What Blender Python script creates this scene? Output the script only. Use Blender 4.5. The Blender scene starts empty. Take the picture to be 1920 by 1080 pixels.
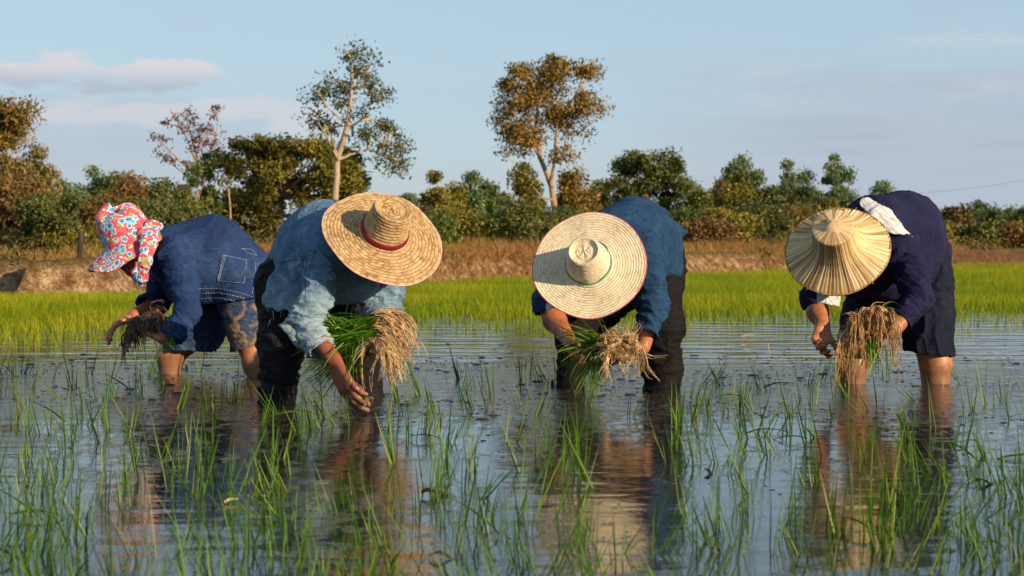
import bpy, math, random
import numpy as np
from mathutils import Vector, Matrix
from mathutils.bvhtree import BVHTree

# ------------------------------------------------------------------ camera, sky, sun, exposure
F_PX, HORIZON, CAM_H = 3000.0, 455.0, 0.60      # focal length in pixels of a 1920 wide picture
C = bpy.context.scene.collection
scn = bpy.context.scene
cam_d = bpy.data.cameras.new("camera")
cam_d.sensor_width = 36.0
cam_d.lens = F_PX / 1920.0 * 36.0
cam_d.shift_y = (HORIZON - 540.0) / 1920.0
cam_d.clip_start, cam_d.clip_end = 0.05, 4000.0
cam_d.dof.use_dof = True
cam_d.dof.focus_distance = 6.2
cam_d.dof.aperture_fstop = 7.0
cam = bpy.data.objects.new("camera", cam_d)
cam.location = (0, 0, CAM_H)
cam.rotation_euler = (math.radians(90), 0, 0)
C.objects.link(cam)
scn.camera = cam

SUN = Vector((0.74, -0.60, 0.29)).normalized()   # towards the sun: low, behind the camera's right shoulder
sun_el = math.asin(SUN.z)
sun_az = math.atan2(SUN.x, SUN.y)                # clockwise from +Y
sl = bpy.data.lights.new("sun", "SUN")
sl.energy = 5.0
sl.angle = math.radians(0.6)
sl.color = (1.0, 0.77, 0.50)
so = bpy.data.objects.new("sun", sl)
so.rotation_euler = (-SUN).to_track_quat('-Z', 'Y').to_euler()
C.objects.link(so)

scn.view_settings.view_transform = 'Standard'
scn.view_settings.look = 'None'
scn.view_settings.exposure = 0.45
scn.view_settings.gamma = 1.0
scn.render.film_transparent = False
scn.cycles.use_denoising = True
scn.cycles.max_bounces = 8
scn.cycles.transparent_max_bounces = 8
scn.cycles.caustics_reflective = False
scn.cycles.caustics_refractive = False

# ------------------------------------------------------------------ tiny expression builder for shader nodes
class Ex:
    def __init__(s, nt, sock): s.nt, s.s = nt, sock
    def _m(s, op, *a, clamp=False):
        n = s.nt.nodes.new('ShaderNodeMath'); n.operation = op; n.use_clamp = clamp
        for i, v in enumerate((s,) + a):
            if isinstance(v, Ex): s.nt.links.new(v.s, n.inputs[i])
            else: n.inputs[i].default_value = v
        return Ex(s.nt, n.outputs[0])
    def __add__(s, o): return s._m('ADD', o)
    __radd__ = __add__
    def __sub__(s, o): return s._m('SUBTRACT', o)
    def __rsub__(s, o): return (s * -1.0) + o
    def __mul__(s, o): return s._m('MULTIPLY', o)
    __rmul__ = __mul__
    def __truediv__(s, o): return s._m('DIVIDE', o)
    def __neg__(s): return s * -1.0
    def sin(s): return s._m('SINE')
    def cos(s): return s._m('COSINE')
    def abs(s): return s._m('ABSOLUTE')
    def floor(s): return s._m('FLOOR')
    def frac(s): return s._m('FRACT')
    def pow(s, o): return s._m('POWER', o)
    def max(s, o): return s._m('MAXIMUM', o)
    def min(s, o): return s._m('MINIMUM', o)
    def sat(s): return s._m('ADD', 0.0, clamp=True)
    def atan2(s, o): return s._m('ARCTAN2', o)
    def gt(s, o): return s._m('GREATER_THAN', o)
    def sqrt(s): return s._m('SQRT')
    def step(s, a, b):                            # smoothstep from a to b
        n = s.nt.nodes.new('ShaderNodeMapRange'); n.interpolation_type = 'SMOOTHSTEP'
        s.nt.links.new(s.s, n.inputs[0]); n.inputs[1].default_value = a; n.inputs[2].default_value = b
        return Ex(s.nt, n.outputs[0])

class Mat:
    """material helper: m = Mat('name'); m.b is its Principled node"""
    def __init__(s, name, color=(.5, .5, .5), rough=.8, spec=.3):
        s.m = bpy.data.materials.new(name); s.m.use_nodes = True
        s.nt = s.m.node_tree; s.b = s.nt.nodes['Principled BSDF']; s.out = s.nt.nodes['Material Output']
        s.b.inputs['Base Color'].default_value = (*color, 1); s.b.inputs['Roughness'].default_value = rough
        s.b.inputs['Specular IOR Level'].default_value = spec
        s._tc = None
    def n(s, t): return s.nt.nodes.new(t)
    def link(s, a, b): s.nt.links.new(a.s if isinstance(a, Ex) else a, b)
    def tc(s, which='Object'):
        if s._tc is None: s._tc = s.n('ShaderNodeTexCoord')
        return s._tc.outputs[which]
    def geo(s): return s.n('ShaderNodeNewGeometry').outputs['Position']
    def mapped(s, vec, scale=(1, 1, 1), rot=(0, 0, 0), loc=(0, 0, 0)):
        n = s.n('ShaderNodeMapping'); s.link(vec, n.inputs[0])
        n.inputs['Scale'].default_value = scale; n.inputs['Rotation'].default_value = rot; n.inputs['Location'].default_value = loc
        return n.outputs[0]
    def xyz(s, vec):
        n = s.n('ShaderNodeSeparateXYZ'); s.link(vec, n.inputs[0])
        return [Ex(s.nt, o) for o in n.outputs]
    def comb(s, x, y, z):
        n = s.n('ShaderNodeCombineXYZ')
        for i, v in enumerate((x, y, z)):
            if isinstance(v, Ex): s.link(v, n.inputs[i])
            else: n.inputs[i].default_value = v
        return n.outputs[0]
    def noise(s, vec, scale, detail=3, rough=.55, dist=0):
        n = s.n('ShaderNodeTexNoise'); s.link(vec, n.inputs['Vector'])
        n.inputs['Scale'].default_value = scale; n.inputs['Detail'].default_value = detail
        n.inputs['Roughness'].default_value = rough; n.inputs['Distortion'].default_value = dist
        return Ex(s.nt, n.outputs[0])
    def attr(s, name):
        n = s.n('ShaderNodeAttribute'); n.attribute_name = name; return Ex(s.nt, n.outputs['Fac'])
    def ramp(s, fac, stops):
        n = s.n('ShaderNodeValToRGB'); s.link(fac, n.inputs[0]); e = n.color_ramp.elements
        while len(e) < len(stops): e.new(.5)
        for el, (p, c) in zip(e, stops): el.position = p; el.color = (*c, 1)
        return n.outputs[0]
    def mix(s, fac, a, b, mode='MIX'):
        n = s.n('ShaderNodeMix'); n.data_type = 'RGBA'; n.blend_type = mode
        for v, i in ((fac, 0), (a, 6), (b, 7)):
            if isinstance(v, Ex): s.link(v, n.inputs[i])
            elif isinstance(v, bpy.types.NodeSocket): s.link(v, n.inputs[i])
            elif isinstance(v, (int, float)): n.inputs[i].default_value = v
            else: n.inputs[i].default_value = (*v, 1)
        return n.outputs[2]
    def color(s, c): s.link(c, s.b.inputs['Base Color'])
    def rough(s, r): s.link(r, s.b.inputs['Roughness'])
    def bump(s, h, dist=.001, strength=1.0):
        n = s.n('ShaderNodeBump'); s.link(h, n.inputs['Height']); n.inputs['Distance'].default_value = dist
        n.inputs['Strength'].default_value = strength
        if s.b.inputs['Normal'].links: s.link(s.b.inputs['Normal'].links[0].from_socket, n.inputs['Normal'])
        s.link(n.outputs[0], s.b.inputs['Normal'])
    def translucent(s, col, fac):
        t = s.n('ShaderNodeBsdfTranslucent')
        if isinstance(col, tuple): t.inputs[0].default_value = (*col, 1)
        else: s.link(col, t.inputs[0])
        mx = s.n('ShaderNodeMixShader'); mx.inputs[0].default_value = fac
        s.link(s.b.outputs[0], mx.inputs[1]); s.link(t.outputs[0], mx.inputs[2]); s.link(mx.outputs[0], s.out.inputs[0])

# ------------------------------------------------------------------ sky: Nishita plus soft cloud banks, by direction only
def make_world():
    w = bpy.data.worlds.new("World"); scn.world = w; w.use_nodes = True
    nt = w.node_tree
    for n in list(nt.nodes): nt.nodes.remove(n)
    h = Mat.__new__(Mat); h.nt = nt; h._tc = None
    sky = nt.nodes.new('ShaderNodeTexSky'); sky.sky_type = 'NISHITA'; sky.sun_disc = False
    sky.sun_elevation = sun_el; sky.sun_rotation = sun_az
    sky.air_density = 1.0; sky.dust_density = 0.6; sky.ozone_density = 1.4
    x, y, z = h.xyz(h.tc('Generated'))
    hyp = (x * x + y * y).sqrt().max(.001)
    az = x.atan2(y)                                # 0 = straight ahead of +Y
    el = z / hyp
    # pull the low sky towards the pale blue-violet haze the air has opposite a low sun
    low = 1.0 - el.step(-.02, .17)
    base = h.mix(low * .80, sky.outputs[0], SKYLOW)
    mid = el.step(.0, .10) * (1.0 - el.step(.55, 1.6))
    base = h.mix(mid * .72, base, SKYMID)
    n1 = h.noise(h.comb(az * 9.0, el * 40.0, 1.3), 1.0, 5, .55)
    n2 = h.noise(h.comb(az * 3.0, el * 26.0, 7.7), 1.0, 4, .5)
    n3 = h.noise(h.comb(az * 34.0, el * 95.0, 3.1), 1.0, 5, .6)
    def bank(az0, az1, e0, e1, soft=.02):
        a = az.step(az0 - soft * 2, az0 + soft * 2) * (1.0 - az.step(az1 - soft, az1 + soft))
        return a * el.step(e0 - .012, e0 + .004) * (1.0 - el.step(e1 - .008, e1 + .008))
    def puff(a0, e0, ra, re):
        d = ((az - a0) / ra); e = ((el - e0) / re)
        return 1.0 - (d * d + e * e + (n3 - .5) * 4.6).step(.1, 1.35)
    # lit cumulus bank to the left, grey veil under it, thin layers to the right
    c1 = puff(-.210, .103, .030, .0115).max(puff(-.245, .100, .030, .010)).max(puff(-.275, .104, .026, .012)).max(puff(-.305, .100, .035, .009))
    under = el.step(.094, .108)
    c2 = puff(-.165, .083, .050, .0085).max(puff(-.25, .079, .07, .0085)).max(puff(-.125, .074, .03, .009)) * .55
    veil = (1.0 - az.step(-.20, -.07)) * (1.0 - el.step(.082, .098)) * el.step(-.01, .02) * .75
    veil = veil * (n2.step(.25, .6) * .5 + .5)
    rv = az.step(.0, .24) * (1.0 - (el + (n2 - .5) * .06).step(.095, .125)) * (n2.step(.30, .62) * .5 + .5) * .9
    thin = n1.step(.52, .75) * (1.0 - el.step(.1, .2)) * .25
    hi = n1.step(.5, .72) * el.step(.13, .3) * .35
    col = h.mix(veil.max(rv).max(thin), base, VEIL)
    col = h.mix(hi, col, LIT)
    n4 = h.noise(h.comb(az * 4.5, el * 48.0, 4.4), 1.0, 5, .55, )
    strk = n4.step(.50, .68) * az.step(.04, .2) * el.step(.03, .055) * (1.0 - el.step(.105, .13))
    col = h.mix(strk * .38, col, (3.1, 3.6, 4.6))
    strk2 = n1.step(.50, .66) * az.step(.06, .2) * el.step(.075, .09) * (1.0 - el.step(.115, .14))
    col = h.mix(strk2 * .30, col, LIT)
    col = h.mix(c2, col, LIT)
    shade = h.mix(under, VEIL, LIT)
    col = h.mix(c1 * .9, col, shade)
    bg = nt.nodes.new('ShaderNodeBackground'); bg.inputs[1].default_value = SKY_STRENGTH
    nt.links.new(col, bg.inputs[0])
    o = nt.nodes.new('ShaderNodeOutputWorld'); nt.links.new(bg.outputs[0], o.inputs[0])
SKY_STRENGTH = 0.087
SKYLOW = (4.0, 4.7, 5.7)
SKYMID = (4.0, 5.45, 6.6)
VEIL = (3.9, 4.4, 5.3)
LIT = (6.0, 5.8, 6.0)
make_world()

# ------------------------------------------------------------------ object helpers
def PX(px, py, Y):
    """a point at depth Y seen at (px, py) of the 1920 x 1080 photograph"""
    return np.array([(px - 960.0) * Y / F_PX, Y, CAM_H - (py - HORIZON) * Y / F_PX])

def mesh_np(name, V, Fc, smooth=True, attrs=None):
    """V (n,3); Fc a list of index arrays (k,m): quads or triangles"""
    me = bpy.data.meshes.new(name)
    V = np.asarray(V, np.float32)
    if not isinstance(Fc, list): Fc = [Fc]
    Fc = [np.asarray(f, np.int32) for f in Fc if len(f)]
    nl = sum(f.size for f in Fc); npol = sum(len(f) for f in Fc)
    me.vertices.add(len(V)); me.vertices.foreach_set('co', V.ravel())
    me.loops.add(nl); me.polygons.add(npol)
    me.loops.foreach_set('vertex_index', np.concatenate([f.ravel() for f in Fc]))
    st, o = [], 0
    for f in Fc:
        st.append(np.arange(len(f), dtype=np.int32) * f.shape[1] + o); o += f.size
    me.polygons.foreach_set('loop_start', np.concatenate(st))
    if smooth: me.polygons.foreach_set('use_smooth', np.ones(npol, bool))
    for k, (dom, arr) in (attrs or {}).items():
        a = me.attributes.new(k, 'FLOAT', dom); a.data.foreach_set('value', np.asarray(arr, np.float32).ravel())
    me.update(calc_edges=True); me.validate()
    return me

def link(name, me, mat, parent=None):
    o = bpy.data.objects.new(name, me)
    if me is not None and mat is not None and not len(me.materials): me.materials.append(mat)
    C.objects.link(o)
    if parent is not None:
        o.parent = parent
        o.matrix_parent_inverse = parent.matrix_world.inverted() if False else Matrix.Translation(-parent.location) if parent.type == 'EMPTY' and parent.parent is None else Matrix()
    return o

def tag(o, label=None, cat=None, group=None, kind=None):
    if label: o['label'] = label
    if cat: o['category'] = cat
    if group: o['group'] = group
    if kind: o['kind'] = kind
    return o

def empty(name, loc=(0, 0, 0)):
    o = bpy.data.objects.new(name, None); o.location = loc; o.empty_display_size = .1
    C.objects.link(o); return o

# numpy gradient noise
_rs = np.random.RandomState(5)
_perm = _rs.permutation(256); _perm = np.concatenate([_perm, _perm, _perm])
_grad = _rs.normal(size=(256, 3)); _grad /= np.linalg.norm(_grad, axis=1)[:, None]
def perlin(p):
    p = np.asarray(p, float); i = np.floor(p).astype(int); f = p - i; i &= 255
    u = f * f * f * (f * (f * 6 - 15) + 10); r = 0
    for dx in (0, 1):
        for dy in (0, 1):
            for dz in (0, 1):
                g = _grad[_perm[_perm[_perm[(i[:, 0] + dx) & 255] + ((i[:, 1] + dy) & 255)] + ((i[:, 2] + dz) & 255)]]
                d = f - (dx, dy, dz)
                w = (u[:, 0] if dx else 1 - u[:, 0]) * (u[:, 1] if dy else 1 - u[:, 1]) * (u[:, 2] if dz else 1 - u[:, 2])
                r = r + w * (g * d).sum(1)
    return r * 1.5
def fbm(p, oct=3):
    a, r = 1.0, 0
    for k in range(oct): r = r + a * perlin(np.asarray(p) * 2 ** k + 13.1 * k); a *= .5
    return r

def tubes(paths, radii, sides=4):
    """paths: list of (n,3) arrays, radii: list of (n,) arrays -> V, quads, path index per vertex"""
    Vs, Fs, ids, off = [], [], [], 0
    ang = np.arange(sides) * 2 * math.pi / sides
    for q, (P, R) in enumerate(zip(paths, radii)):
        P = np.asarray(P, float); n = len(P)
        T = np.gradient(P, axis=0); T /= np.linalg.norm(T, axis=1)[:, None] + 1e-9
        ref = np.array([.13, .27, .95]) if abs(T[:, 2]).mean() < .8 else np.array([.95, .2, .1])
        A = np.cross(T, ref); A /= np.linalg.norm(A, axis=1)[:, None] + 1e-9
        B = np.cross(T, A)
        R = np.asarray(R, float)
        V = P[:, None] + R[:, None, None] * (np.cos(ang)[None, :, None] * A[:, None] + np.sin(ang)[None, :, None] * B[:, None])
        Vs.append(V.reshape(-1, 3)); ids.append(np.full(n * sides, q))
        i = np.arange(n - 1)[:, None] * sides; j = np.arange(sides)[None]; j2 = (j + 1) % sides
        Fs.append(np.stack([i + j, i + j2, i + sides + j2, i + sides + j], -1).reshape(-1, 4) + off)
        off += n * sides
    return np.concatenate(Vs), np.concatenate(Fs), np.concatenate(ids)
# ------------------------------------------------------------------ ground, water
rng = np.random.RandomState(11)
def bank_y(x):
    x = np.asarray(x, float)
    return np.where(x < -5.1, 16.9 + .25 * (x + 5.1), np.where(x < 0, 24.0 + 1.57 * x, 24.0 + 1.4 * np.minimum(x, 30)))
def bank_s(x, y):                                   # signed distance past the foot of the bund
    return (np.asarray(y, float) - bank_y(x)) / 1.75
def ground_z(x, y):
    x = np.asarray(x, float).ravel(); y = np.asarray(y, float).ravel()
    s = bank_s(x, y); wob = perlin(np.stack([x * .9, y * .9, x * 0], 1)) * .25
    t = np.clip((s + wob + .25) / .75, 0, 1); t = t * t * (3 - 2 * t)
    top = .42 + .06 * perlin(np.stack([x * .35, y * .35, x * 0 + 4], 1)) + .04 * perlin(np.stack([x * 2.1, y * 2.1, x * 0 + 9], 1))
    dip = -.10 * np.clip((s - 3) / 3, 0, 1)
    lump = .09 * perlin(np.stack([x * 5, y * 5, x * 0 + 2], 1)) + .03 * perlin(np.stack([x * 13, y * 13, x * 0 + 2], 1))
    return -.28 * (1 - t) + (top + dip) * t + lump * t * (1 - t) * 3

def make_ground():
    xs = np.unique(np.concatenate([np.linspace(-900, -40, 24), np.linspace(-40, -12, 40), np.arange(-12, 26, .11), np.linspace(26, 60, 40), np.linspace(60, 900, 24)]))
    ys = np.unique(np.concatenate([np.linspace(-300, 5, 20), np.arange(5, 12, .4), np.arange(12, 44, .11), np.linspace(44, 90, 60), np.linspace(90, 2500, 30)]))
    X, Y = np.meshgrid(xs, ys); Z = ground_z(X, Y)
    V = np.stack([X.ravel(), Y.ravel(), Z], 1)
    nx, ny = len(xs), len(ys)
    i = (np.arange(ny - 1)[:, None] * nx + np.arange(nx - 1)[None]).ravel()
    me = mesh_np('ground', V, np.stack([i, i + 1, i + nx + 1, i + nx], 1))
    m = Mat('earth', rough=.95, spec=.1); p = m.geo()
    a = m.noise(p, .7, 4); b = m.noise(p, 6, 5, .65); d = m.noise(p, 30, 3)
    soil = m.ramp(b * .7 + d * .3, [(.36, (.10, .05, .022)), (.5, (.28, .16, .075)), (.62, (.55, .41, .25))])
    grass = m.ramp(d * .5 + b * .5, [(.3, (.07, .055, .02)), (.6, (.20, .14, .05)), (.8, (.12, .13, .03))])
    x, y, z = m.xyz(p)
    dark = x.step(8.5, 10.5)
    soil = m.mix(dark * .75, soil, (.085, .035, .018))
    m.color(m.mix(z.step(.28, .42), soil, grass))
    m.bump(b * .6 + d * .4, .10); m.bump(m.noise(p, 14, 5, .7), .07)
    tag(link('ground', me, m.m), kind='structure')

def make_water():
    V = [(-300, -120, 0), (300, -120, 0), (300, 60, 0), (-300, 60, 0)]
    me = mesh_np('paddy_water', V, np.array([[0, 1, 2, 3]]))
    m = Mat('muddy_water', (.07, .052, .038), .03, .5); m.b.inputs['IOR'].default_value = 1.5
    p = m.geo(); x, y, z = m.xyz(p)
    # scum and churned silt lying on the surface in patches, thickest where the planters wade
    big = m.noise(m.mapped(p, (.9, .55, 1)), 1.0, 4, .6, .4)
    fine = m.noise(m.mapped(p, (1, .6, 1)), 16, 6, .68, .3)
    speck = m.noise(m.mapped(p, (1, .7, 1)), 55, 4, .6)
    churn = y.step(5.1, 6.0) * (1.0 - y.step(7.2, 8.4))
    silt = ((big - .5) * 1.3 + (fine - .5) * 1.7 + churn * .32).step(.12, .30)
    flecks = speck.step(.63, .70) * fine.step(.44, .62)
    mask = (silt * .38 + flecks * .55).sat()
    colr = m.ramp(fine, [(.3, (.045, .030, .020)), (.55, (.11, .078, .052)), (.75, (.26, .20, .15))])
    m.color(m.mix(mask, (.022, .019, .019), colr))
    m.rough((mask * .18 + .02).sat())
    # ripples: long crests across the view on the open water, short ones near the legs, all small
    warp = m.noise(m.mapped(p, (.35, .5, 1)), 1.0, 2) * 2.2
    crest = ((y * 17.0 + warp * 6.0 + x * .8).sin() * .5 + (y * 29.0 - x * 1.7 + warp * 9.0).sin() * .3)
    far = y.step(6.6, 8.6)
    rip = m.noise(m.mapped(p, (3.6, 8.5, 1), rot=(0, 0, .06)), 1.0, 1.5, .45, .3)
    rip2 = m.noise(m.mapped(p, (14, 26, 1)), 1.0, 2, .5)
    h = crest * (far * .0022 + .00022) + rip * (far * .0015 + .0030) + rip2 * .00035 + mask * .0016 + fine * (churn * .0042 + .0008)
    for lx, ly in ((-1.57, 7.35), (-1.15, 7.15), (-.89, 6.0), (-.53, 6.2), (.237, 6.59), (.597, 6.43), (1.46, 6.84), (1.81, 6.84), (-.50, 5.55)):
        dd = ((x - lx) * (x - lx) + (y - ly) * (y - ly)).sqrt()
        h = h + (dd * 85.0 + rip * 5.0).sin() * (1.0 - dd.step(.05, .42)) * .0010
    m.bump(h, 1.0)
    tag(link('paddy_water', me, m.m), kind='structure')

def blades(P, ht, wd, lean, seed, seg=3, curl=.5, attrs=True, facex=.0):
    """P (n,3) roots; makes n tapering blades, returns V,F(list),tint"""
    r = np.random.RandomState(seed); n = len(P)
    a = r.uniform(0, 2 * math.pi, n); ln = r.uniform(.2, 1, n) * lean
    D = np.stack([np.cos(a) * ln, np.sin(a) * ln, np.ones(n)], 1)
    b = r.uniform(0, math.pi, n); W = np.stack([np.cos(b), np.sin(b), np.zeros(n)], 1)
    if facex: W[:, 1] *= 1 - facex; W /= np.linalg.norm(W, axis=1)[:, None]
    cu = r.uniform(.1, 1, n) * curl
    rows = []
    for k in range(seg + 1):
        t = k / seg
        c = P + ht[:, None] * (D * t + np.stack([np.cos(a) * cu, np.sin(a) * cu, -.25 * cu], 1) * t * t)
        w = (wd * (1 - t) ** .7)[:, None] * W * .5
        if k < seg: rows += [c - w, c + w]
        else: rows += [c]
    V = np.stack(rows, 1).reshape(-1, 3); m = 2 * seg + 1
    base = (np.arange(n) * m)[:, None]
    Q = np.concatenate([base + np.array([[2 * k, 2 * k + 1, 2 * k + 3, 2 * k + 2]]) for k in range(seg - 1)]) if seg > 1 else np.zeros((0, 4), int)
    T = base + np.array([[2 * seg - 2, 2 * seg - 1, 2 * seg]])
    tint = np.repeat(r.uniform(0, 1, n), m)
    tt = np.tile(np.array([k / seg for k in range(seg) for _ in (0, 1)] + [1.0]), n)
    return V, [Q, T], {'tint': ('POINT', tint), 'along': ('POINT', tt)}

def leaf_mat(name, stops, trans, tfac=.35, rough=.5):
    m = Mat(name, rough=rough, spec=.35)
    c = m.ramp(m.attr('tint'), stops); m.color(c)
    m.translucent(m.mix(1.0, c, trans, 'MULTIPLY'), tfac)
    return m.m

def make_field():
    r = np.random.RandomState(3)
    n = 620000
    Y = 8.6 + 36 * r.uniform(0, 1, n) ** 1.25 ; X = r.uniform(-1, 1, n) * (Y * .345 + 1.2)
    s = bank_s(X, Y)
    # near margin of the nursery bed, ragged
    marg = np.interp(X, [-4.5, -3.2, -1.8, 0, 2.0, 4.4, 6], [8.7, 9.2, 10.2, 11.6, 12.0, 12.7, 13.0])
    marg = marg + 1.6 * perlin(np.stack([X * 1.1, Y * .6, X * 0], 1))
    d = (Y - marg)
    keep = r.uniform(0, 1, n) < np.clip(d / 3.4, 0, 1) ** 1.8 * .96 + np.clip((d + 2.4) / 2.4, 0, 1) ** 2 * .05
    keep &= s < -.12
    P = np.stack([X, Y, Y * 0 - .01], 1)[keep]
    patch = perlin(np.stack([P[:, 0] * .8, P[:, 1] * .5, P[:, 0] * 0 + 5], 1))
    ht = r.uniform(.075, .145, len(P)) * (1 + .55 * patch)
    ht *= np.clip((P[:, 1] - 8) / 5, .7, 1.0)
    V, Fc, at = blades(P, ht, np.full(len(P), .0075), .28, 8, seg=2, curl=.28, facex=.5)
    tn = at['tint'][1]; at['tint'] = ('POINT', np.clip(tn * .7 + .55 * np.repeat(patch, 5) + .15, 0, 1))
    me = mesh_np('rice_shoots', V, Fc, True, at)
    mat = leaf_mat('young_rice', [(0, (.085, .16, .004)), (.5, (.20, .27, .004)), (.85, (.34, .37, .006)), (1, (.44, .38, .03))], (1.15, 1.05, .3), .45, .8)
    tag(link('rice_shoots', me, mat), 'bright green nursery bed of young rice filling the far paddy', 'rice', kind='stuff')

def make_dry_grass():
    r = np.random.RandomState(21)
    n = 150000
    Y = r.uniform(11, 52, n); X = r.uniform(-1, 1, n) * (Y * .35 + 1.5)
    h_ = n // 2; s_ = r.uniform(-.2, 2.0, h_); X[:h_] = r.uniform(-6, 12, h_); Y[:h_] = bank_y(X[:h_]) + s_ * 1.75
    s = bank_s(X, Y)
    nz = perlin(np.stack([X * 1.3, Y * 1.3, X * 0 + 3], 1)); nb = perlin(np.stack([X * .35, Y * .35, X * 0 + 13], 1))
    dens = np.clip((s - .0) / .7, 0, 1) * np.clip((4.2 - s) / 2.2, 0, 1) * (.45 + .9 * (nz + .25 > 0))
    dens *= np.where((s < .8) & (X < -1.8), np.where(s > .3, .55, .22), 1.0)      # bare pale soil on the nearer bund
    dens *= np.where((s < 2.0) & (X > 8.3), .10, 1.0)
    dens = np.where((s > -.12) & (s < .7) & (X > -1.8) & (X < 9), .95, dens)
    bare = perlin(np.stack([X * .7, Y * .7, X * 0 + 23], 1)); dens = np.where((bare > .22) & (s < 1.6), dens * .12, dens)
    k = (r.uniform(0, 1, n) < dens) & (s > -.14)
    X, Y, s, nz, nb = X[k], Y[k], s[k], nz[k], nb[k]
    Z = ground_z(X, Y) - .02
    ht = r.uniform(.06, .22, len(X)) * (1 + .8 * np.clip(nz, -1, 1)) * np.clip(.6 + .4 * s, .55, 1.3) * np.where(X < -1.5, .8, 1.25)
    V, Fc, at = blades(np.stack([X, Y, Z], 1), ht, np.full(len(X), .016), .55, 9, seg=2, curl=.7, facex=.4)
    at['tint'] = ('POINT', np.clip(at['tint'][1] * .5 + np.repeat(.28 + .5 * nb + .2 * nz, 5), 0, 1))
    me = mesh_np('dry_grass', V, Fc, True, at)
    mat = leaf_mat('dry_grass', [(0, (.13, .055, .020)), (.35, (.31, .15, .045)), (.65, (.42, .25, .085)), (.82, (.22, .18, .04)), (1, (.11, .14, .025))], (1, .9, .6), .3, .8)
    tag(link('dry_grass', me, mat), 'tangled dry golden grass covering the bund behind the paddy', 'grass', kind='stuff')

def make_undergrowth(r=np.random.RandomState(61)):
    n = 3600; Y = r.uniform(14, 62, n); X = r.uniform(-1, 1, n) * (Y * .34 + 2); s = bank_s(X, Y)
    pt = perlin(np.stack([X * .5, Y * .5, X * 0 + 8], 1))
    k = (s > np.where(pt > .25, .25, .75 + pt * .8)) & (r.uniform(0, 1, n) < np.clip(.55 + pt, .1, 1)); X, Y, s = X[k], Y[k], s[k]
    H = r.uniform(.12, .55, len(X)) * np.clip(s / 4, .5, 1.7); Z = ground_z(X, Y) + H * .45
    V, Fq, tint = leaf_cloud(np.stack([X, Y, Z], 1), np.maximum(H * .75, .2), 46, .095, r, squash=.9)
    FOL_ = leaf_mat('undergrowth_leaves', [(0, (.045, .035, .014)), (.35, (.10, .085, .02)), (.6, (.15, .14, .025)), (.85, (.24, .15, .04)), (1, (.30, .19, .06))], (1, 1, .5), .22, .6)
    tag(link('undergrowth', mesh_np('undergrowth', V, Fq, False, {'tint': ('POINT', tint)}), FOL_), 'tangled low scrub and weeds under the trees behind the bund', 'undergrowth', kind='stuff')

make_ground(); make_water(); make_field(); make_dry_grass()

# ------------------------------------------------------------------ trees
BARK = {}
def bark(kind):
    if kind in BARK: return BARK[kind]
    c = {'pale': ((.30, .22, .15), (.50, .40, .29)), 'brown': ((.10, .06, .035), (.22, .14, .09)), 'warm': ((.22, .13, .07), (.42, .28, .17))}[kind]
    m = Mat('bark_' + kind, rough=.9, spec=.1); p = m.geo()
    a = m.noise(m.mapped(p, (9, 9, 2.5)), 1.0, 5, .65)
    m.color(m.ramp(a, [(.35, c[0]), (.65, c[1])])); m.bump(a, .03)
    BARK[kind] = m.m; return m.m
FOL = {}
def foliage(kind):
    if kind in FOL: return FOL[kind]
    st = {
     'olive': [(0, (.055, .060, .010)), (.4, (.13, .125, .015)), (.75, (.26, .21, .02)), (1, (.36, .26, .03))],
     'dark': [(0, (.035, .048, .014)), (.5, (.09, .11, .022)), (1, (.20, .19, .035))],
     'green': [(0, (.045, .070, .016)), (.5, (.11, .15, .028)), (1, (.22, .23, .045))],
     'blue': [(0, (.065, .11, .045)), (.5, (.13, .20, .080)), (1, (.24, .28, .11))],
     'yellow': [(0, (.10, .095, .014)), (.5, (.23, .19, .025)), (1, (.36, .26, .04))],
     'brown': [(0, (.07, .048, .018)), (.45, (.16, .10, .028)), (.8, (.26, .14, .04)), (1, (.12, .13, .025))],
     'rust': [(0, (.09, .075, .015)), (.4, (.20, .155, .024)), (.75, (.38, .19, .035)), (1, (.27, .24, .04))],
     'sparse': [(0, (.035, .045, .018)), (.5, (.085, .095, .028)), (.85, (.16, .16, .045)), (1, (.38, .18, .06))],
     'red': [(0, (.05, .04, .02)), (.45, (.14, .06, .03)), (1, (.42, .09, .05))],
     'bamboo': [(0, (.13, .10, .03)), (.5, (.24, .19, .06)), (1, (.34, .26, .08))],
    }[kind]
    FOL[kind] = leaf_mat('leaves_' + kind, st, (1.0, 1.0, .5), .22, .55); return FOL[kind]

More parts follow.
